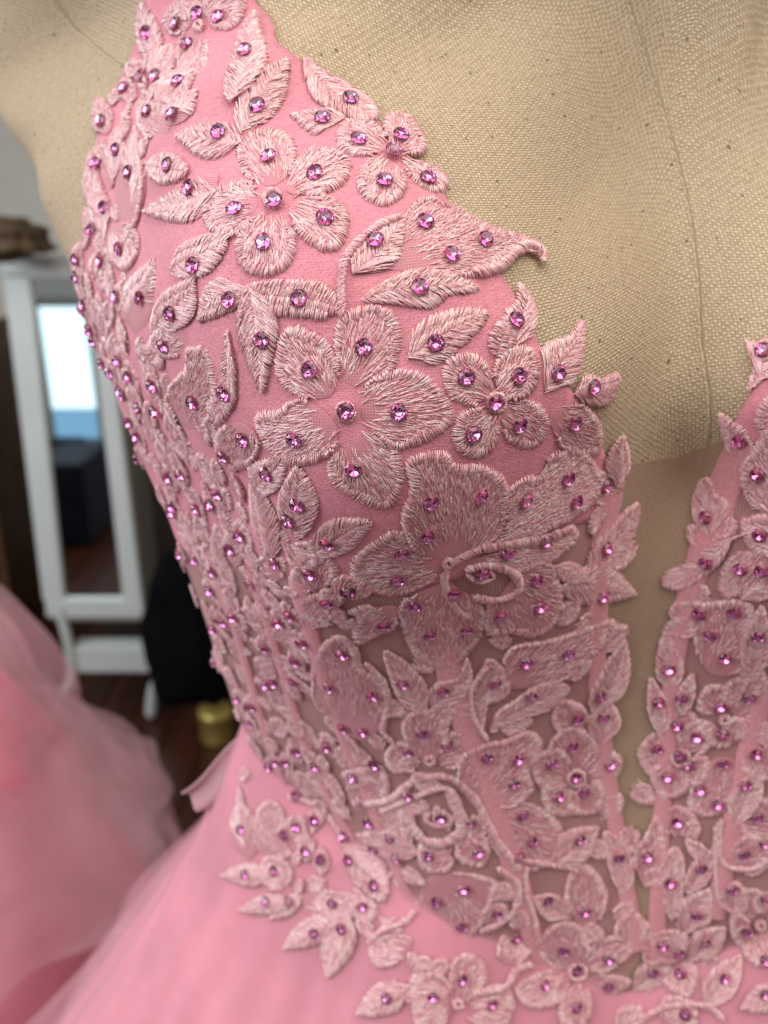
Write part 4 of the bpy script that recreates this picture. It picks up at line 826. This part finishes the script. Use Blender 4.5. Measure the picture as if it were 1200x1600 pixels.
M_side = plain('grey_cabinet_side', (.24, .225, .19), .5, 0, 4, .1); M_dark = plain('black_cloth', (.004, .004, .005), .9, 0, 6, .3); M_dark.node_tree.nodes['Principled BSDF'].inputs['Specular IOR Level'].default_value = .05; M_brown = plain('brown_weave', (.085, .05, .02), .7, 0, 60, .5)
M_gold = plain('brass_tin', (.55, .42, .12), .35, .6, 20, .2); M_navy = plain('navy_cloth', (.01, .015, .03), .8, 0, 9, .3)
box('subfloor', -4, 4, -4, 5, -.06, -.012, M_dark, None, 0, kind='structure')
floor = box('floor', -4, 4, -4, 5, -.011, -.010, M_floor, None, 0, kind='structure')
pl0 = None
for i in range(26):
    x = -2.2 + i * .11
    if pl0 is None:
        pl0 = box('floor_plank', -.053, .053, -1.6, 1.6, -.009, 0, M_floor, floor, .003); pl = pl0
    else:
        pl = pl0.copy(); C.objects.link(pl)
    pl.location = (x, 2.0 + .1 * math.sin(i * 2.2), 0); pl.parent = floor
box('wall', -4, 4, 3.3, 3.4, 0, 2.7, M_wall, None, 0, kind='structure')
# standing mirror cabinet
def on_y(px, py, y): r = ray(px, py); t = y / r[1]; return CAM + r * t
MY = 2.0
mir = empty('standing_mirror', (-.78, MY, 0), label='white standing mirror cabinet with curved legs on the dark wooden floor', category='mirror')
def quad_prism(name, a, b_, c_, d_, th, material, parent, bev=.006):
    F0 = [np.array(p) for p in (a, b_, c_, d_)]; n_ = np.cross(F0[1] - F0[0], F0[3] - F0[0]); n_ /= np.linalg.norm(n_); n_ = n_ if n_[1] > 0 else -n_
    V = F0 + [p + n_ * th for p in F0]; F = [(0, 1, 2, 3), (7, 6, 5, 4), (0, 4, 5, 1), (1, 5, 6, 2), (2, 6, 7, 3), (3, 7, 4, 0)]
    o = link(name, mesh_np(name, V, F, smooth=False), parent, material); md = o.modifiers.new('bevel', 'BEVEL'); md.width = bev; md.segments = 2; return o
q = lambda x, y, dy=0.: on_y(x, y, MY + dy)
quad_prism('frame_stile', q(2, 425), q(46, 425), q(100, 940), q(66, 940), .03, M_white, mir)
quad_prism('frame_stile', q(132, 425), q(160, 425), q(222, 940), q(192, 940), .03, M_white, mir)
quad_prism('frame_rail', q(2, 400), q(158, 400), q(160, 436), q(3, 436), .034, M_white, mir)
quad_prism('frame_rail', q(68, 936), q(222, 936), q(226, 966), q(72, 966), .034, M_white, mir)
quad_prism('cabinet_side', q(160, 410, .01), q(196, 412, .22), q(246, 930, .22), q(222, 955, .01), .01, M_side, mir)
quad_prism('shelf', q(112, 1012), q(256, 1012), q(262, 1052), q(118, 1052), .06, M_white, mir)
quad_prism('crossbar', q(80, 963), q(250, 963), q(252, 972), q(82, 972), .1, M_side, mir)
def leg(pts, r):
    P3 = catmull(np.array([q(*p) for p in pts])[:, [0, 2]], 8, False); P3 = np.stack([P3[:, 0], np.full(len(P3), MY), P3[:, 1]], 1); P3[:, 2] = np.maximum(P3[:, 2], .012)
    V, F = tube_path(P3, np.linspace(r * .8, r, len(P3)), 12); link('leg', mesh_np('leg', V, F), mir, M_white)
leg([(240, 940), (256, 990), (258, 1040), (240, 1075), (235, 1122)], .016); leg([(92, 950), (108, 1010), (112, 1060), (96, 1090), (90, 1122)], .016)
M_mir, nt, b = mat('mirror_glass'); b.inputs['Base Color'].default_value = (.75, .82, .84, 1); b.inputs['Metallic'].default_value = 1; b.inputs['Roughness'].default_value = .02
tilt = math.radians(TILT) if (TILT := 7) else 0
g = [q(44, 434), q(134, 434), q(196, 938), q(98, 938)]; g = [p - np.array([0, -.012, 0]) for p in g]
zt = g[2][2]
gl = link('glass', mesh_np('glass', [p + np.array([0, (p[2] - zt) * 0.0, 0]) for p in g], [(0, 3, 2, 1)], smooth=False), mir, M_mir)
# the lit window of the workroom that the mirror shows
def reflect_to(px, py, yb):
    p = q(px, py); d = ray(px, py).copy(); d[1] = -d[1]; t = (yb - p[1]) / d[1]; return p + d * t
YB = -1.1
M_lit, nt, b = mat('lit_window_pane'); nt.nodes.remove(b); em = N(nt, 'ShaderNodeEmission'); em.inputs[1].default_value = 1.9
vv = coords(nt); sp = N(nt, 'ShaderNodeSeparateXYZ'); nt.links.new(vv, sp.inputs[0])
em.inputs[0].default_value = (.75, .93, 1, 1); nt.links.new(em.outputs[0], nt.nodes['Material Output'].inputs[0])
M_sky, nt, b = mat('lit_lower_pane'); nt.nodes.remove(b); em = N(nt, 'ShaderNodeEmission'); em.inputs[1].default_value = .75; em.inputs[0].default_value = (.35, .68, 1, 1); nt.links.new(em.outputs[0], nt.nodes['Material Output'].inputs[0])
a, c_ = reflect_to(58, 480, YB), reflect_to(150, 640, YB); e = reflect_to(150, 722, YB)
win = empty('window', ((a[0] + c_[0]) / 2, YB, 0), label='bright window seen only as a reflection in the standing mirror', category='window')
xa, xb = min(a[0], c_[0]) , max(a[0], c_[0])
box('pane', xa, xb, YB - .02, YB, c_[2], a[2], M_lit, win, 0); box('pane', xa, xb, YB - .02, YB, e[2], c_[2] - .01, M_sky, win, 0)
for x0_, x1_ in ((xa - .06, xa), (xb, xb + .06)): box('frame', x0_, x1_, YB - .03, YB + .02, e[2] - .06, a[2] + .06, M_white, win)
box('frame', xa, xb, YB - .03, YB + .02, e[2] - .06, e[2], M_white, win); box('frame', xa, xb, YB - .03, YB + .02, a[2], a[2] + .06, M_white, win)
d0, d1 = reflect_to(84, 775, YB + .15), reflect_to(150, 935, YB + .15)
box('cabinet', min(d0[0], d1[0]) - .05, max(d0[0], d1[0]), YB, YB + .15, -.0, d0[2], M_navy, None, .01, label='dark cabinet below the window shown in the mirror', category='cabinet')
b0_, b1_ = reflect_to(78, 770, .75), reflect_to(150, 930, .75)
box('storage_box', min(b0_[0], b1_[0]) - .06, max(b0_[0], b1_[0]), .40, .75, 0, b0_[2] + .12, M_navy, None, .02, label='dark navy storage box seen only in the lower half of the mirror', category='box')
print('BOX', b0_, b1_)
# soft things around the mirror
def blob(name, centre, size, material, seed, label, cat, amp=.14, sub=4):
    import bmesh
    bm = bmesh.new(); bmesh.ops.create_icosphere(bm, subdivisions=sub, radius=1)
    r_ = np.random.default_rng(seed); ph = r_.uniform(0, 6, 6)
    for v_ in bm.verts:
        n_ = v_.co.normalized(); f = 1 + amp * (math.sin(5 * n_.x + ph[0] + 3 * n_.z) + .6 * math.sin(9 * n_.z + ph[1]) + .5 * math.sin(11 * n_.y + 7 * n_.x + ph[2]))
        c3 = Vector([math.copysign(abs(c) ** .7, c) for c in n_]); v_.co = Vector((c3.x * size[0], c3.y * size[1], c3.z * size[2])) * f
    me = bpy.data.meshes.new(name); bm.to_mesh(me); bm.free(); me.materials.append(material)
    for p_ in me.polygons: p_.use_smooth = True
    o = bpy.data.objects.new(name, me); C.objects.link(o); o.location = Vector(centre); o['label'] = label; o['category'] = cat; return o
blob('garment_bag', on_y(300, 985, 1.75), (.10, .10, .19), M_dark, 3, 'black garment bag slumped behind the dress, right of the mirror legs', 'bag', .06)
o = lathe('round_tin', [(.042, 0), (.045, .01), (.045, .075), (.047, .078), (.047, .095), (.03, .1)], M_gold, None, (*on_y(338, 1125, 1.9)[:2], .0), label='small round gold tin on the floor beside the black bag', category='tin')
rr = on_y(28, 400, 1.9); blob('wicker_basket', rr + np.array([-.02, 0, .035]), (.085, .07, .04), M_brown, 5, 'brown woven basket resting on top of the mirror cabinet', 'basket', .12)
sh = empty('shelf_unit', (-1.75, 2.7, 0), label='dark wooden shelf unit standing left of the mirror against the wall', category='shelf')
M_wood = plain('dark_shelf_wood', (.10, .045, .018), .5, 0, 12, .4)
for x_ in (-2.3, -1.28): box('side_panel', x_, x_ + .03, 2.5, 2.9, 0, 1.02, M_wood, sh)
box('back_panel', -2.27, -1.28, 2.88, 2.9, 0, 1.0, M_dark, sh)
for z_ in (.05, .38, .70, .98): box('shelf_board', -2.27, -1.28, 2.5, 2.88, z_, z_ + .03, M_wood, sh)
cu = box('cupboard', -.90, -.12, 2.35, 2.85, 0, 1.03, plain('dark_cupboard_paint', (.035, .022, .018), .5, 0, 8, .3), None, .01, label='dark cupboard between the mirror and the dress form', category='cupboard')
# second pink dress, lower left
D2 = .78; ctr2 = W(-190, 1250, D2)
dd = empty('second_pink_dress', (ctr2[0], ctr2[1], 0), label='blurred deep pink tulle ball gown at the lower left edge', category='dress')
M_deep = tulle_material('deep_pink_tulle', (.95, .17, .29), 1.0)
M_veil = tulle_material('pale_tulle_veil', (.92, .55, .62), .30)
def gown(name, prof_px, material, wav, seed, dphase=0., parent=dd):
    V = []; seg = 180; rows = catmull(np.array(prof_px, float), 6, False)
    for j, (xs, y_) in enumerate(rows):
        p = W(xs, y_, D2); r = max(p[0] - ctr2[0], .01); z_ = p[2] 
        for i in range(seg):
            a = 2 * math.pi * i / seg; k = 1 + wav * (math.sin(a * 7 + seed + j * .12) * .6 + math.sin(a * 15 + seed * 2 - j * .2) * .4) * min(1, j / 8 + .2)
            V.append((ctr2[0] + r * k * math.cos(a), ctr2[1] + r * k * .9 * math.sin(a), z_ + .004 * math.sin(a * 11 + j * .3)))
    i, j = np.meshgrid(np.arange(seg), np.arange(len(rows) - 1)); i = i.ravel(); j = j.ravel(); k2 = (i + 1) % seg
    link(name, mesh_np(name, V, np.stack([j * seg + i, (j + 1) * seg + i, (j + 1) * seg + k2, j * seg + k2], 1)), parent, material)
gown('skirt', [(-60, 960), (0, 1040), (40, 1120), (80, 1220), (115, 1330), (150, 1440), (180, 1560), (210, 1700), (250, 1900)], M_deep, .05, 1.0)
gown('overskirt', [(-40, 872), (20, 905), (78, 990), (112, 1090), (118, 1150), (145, 1200), (180, 1260), (205, 1340), (200, 1420), (210, 1600), (260, 1800)], M_veil, .05, 2.2)
gown('overskirt', [(-40, 890), (10, 940), (55, 1030), (90, 1150), (150, 1230), (232, 1310), (260, 1420), (280, 1600)], M_veil, .06, 3.9)
gown('ruffle', [(40, 1150), (100, 1180), (170, 1250), (215, 1330), (250, 1345)], M_veil, .07, 0.6)
print('OBJECTS', len(bpy.data.objects), 'GEMS', len(GEMS), 'TRIS', sum(len(o.data.polygons) * 2 for o in bpy.data.objects if o.type == 'MESH'))
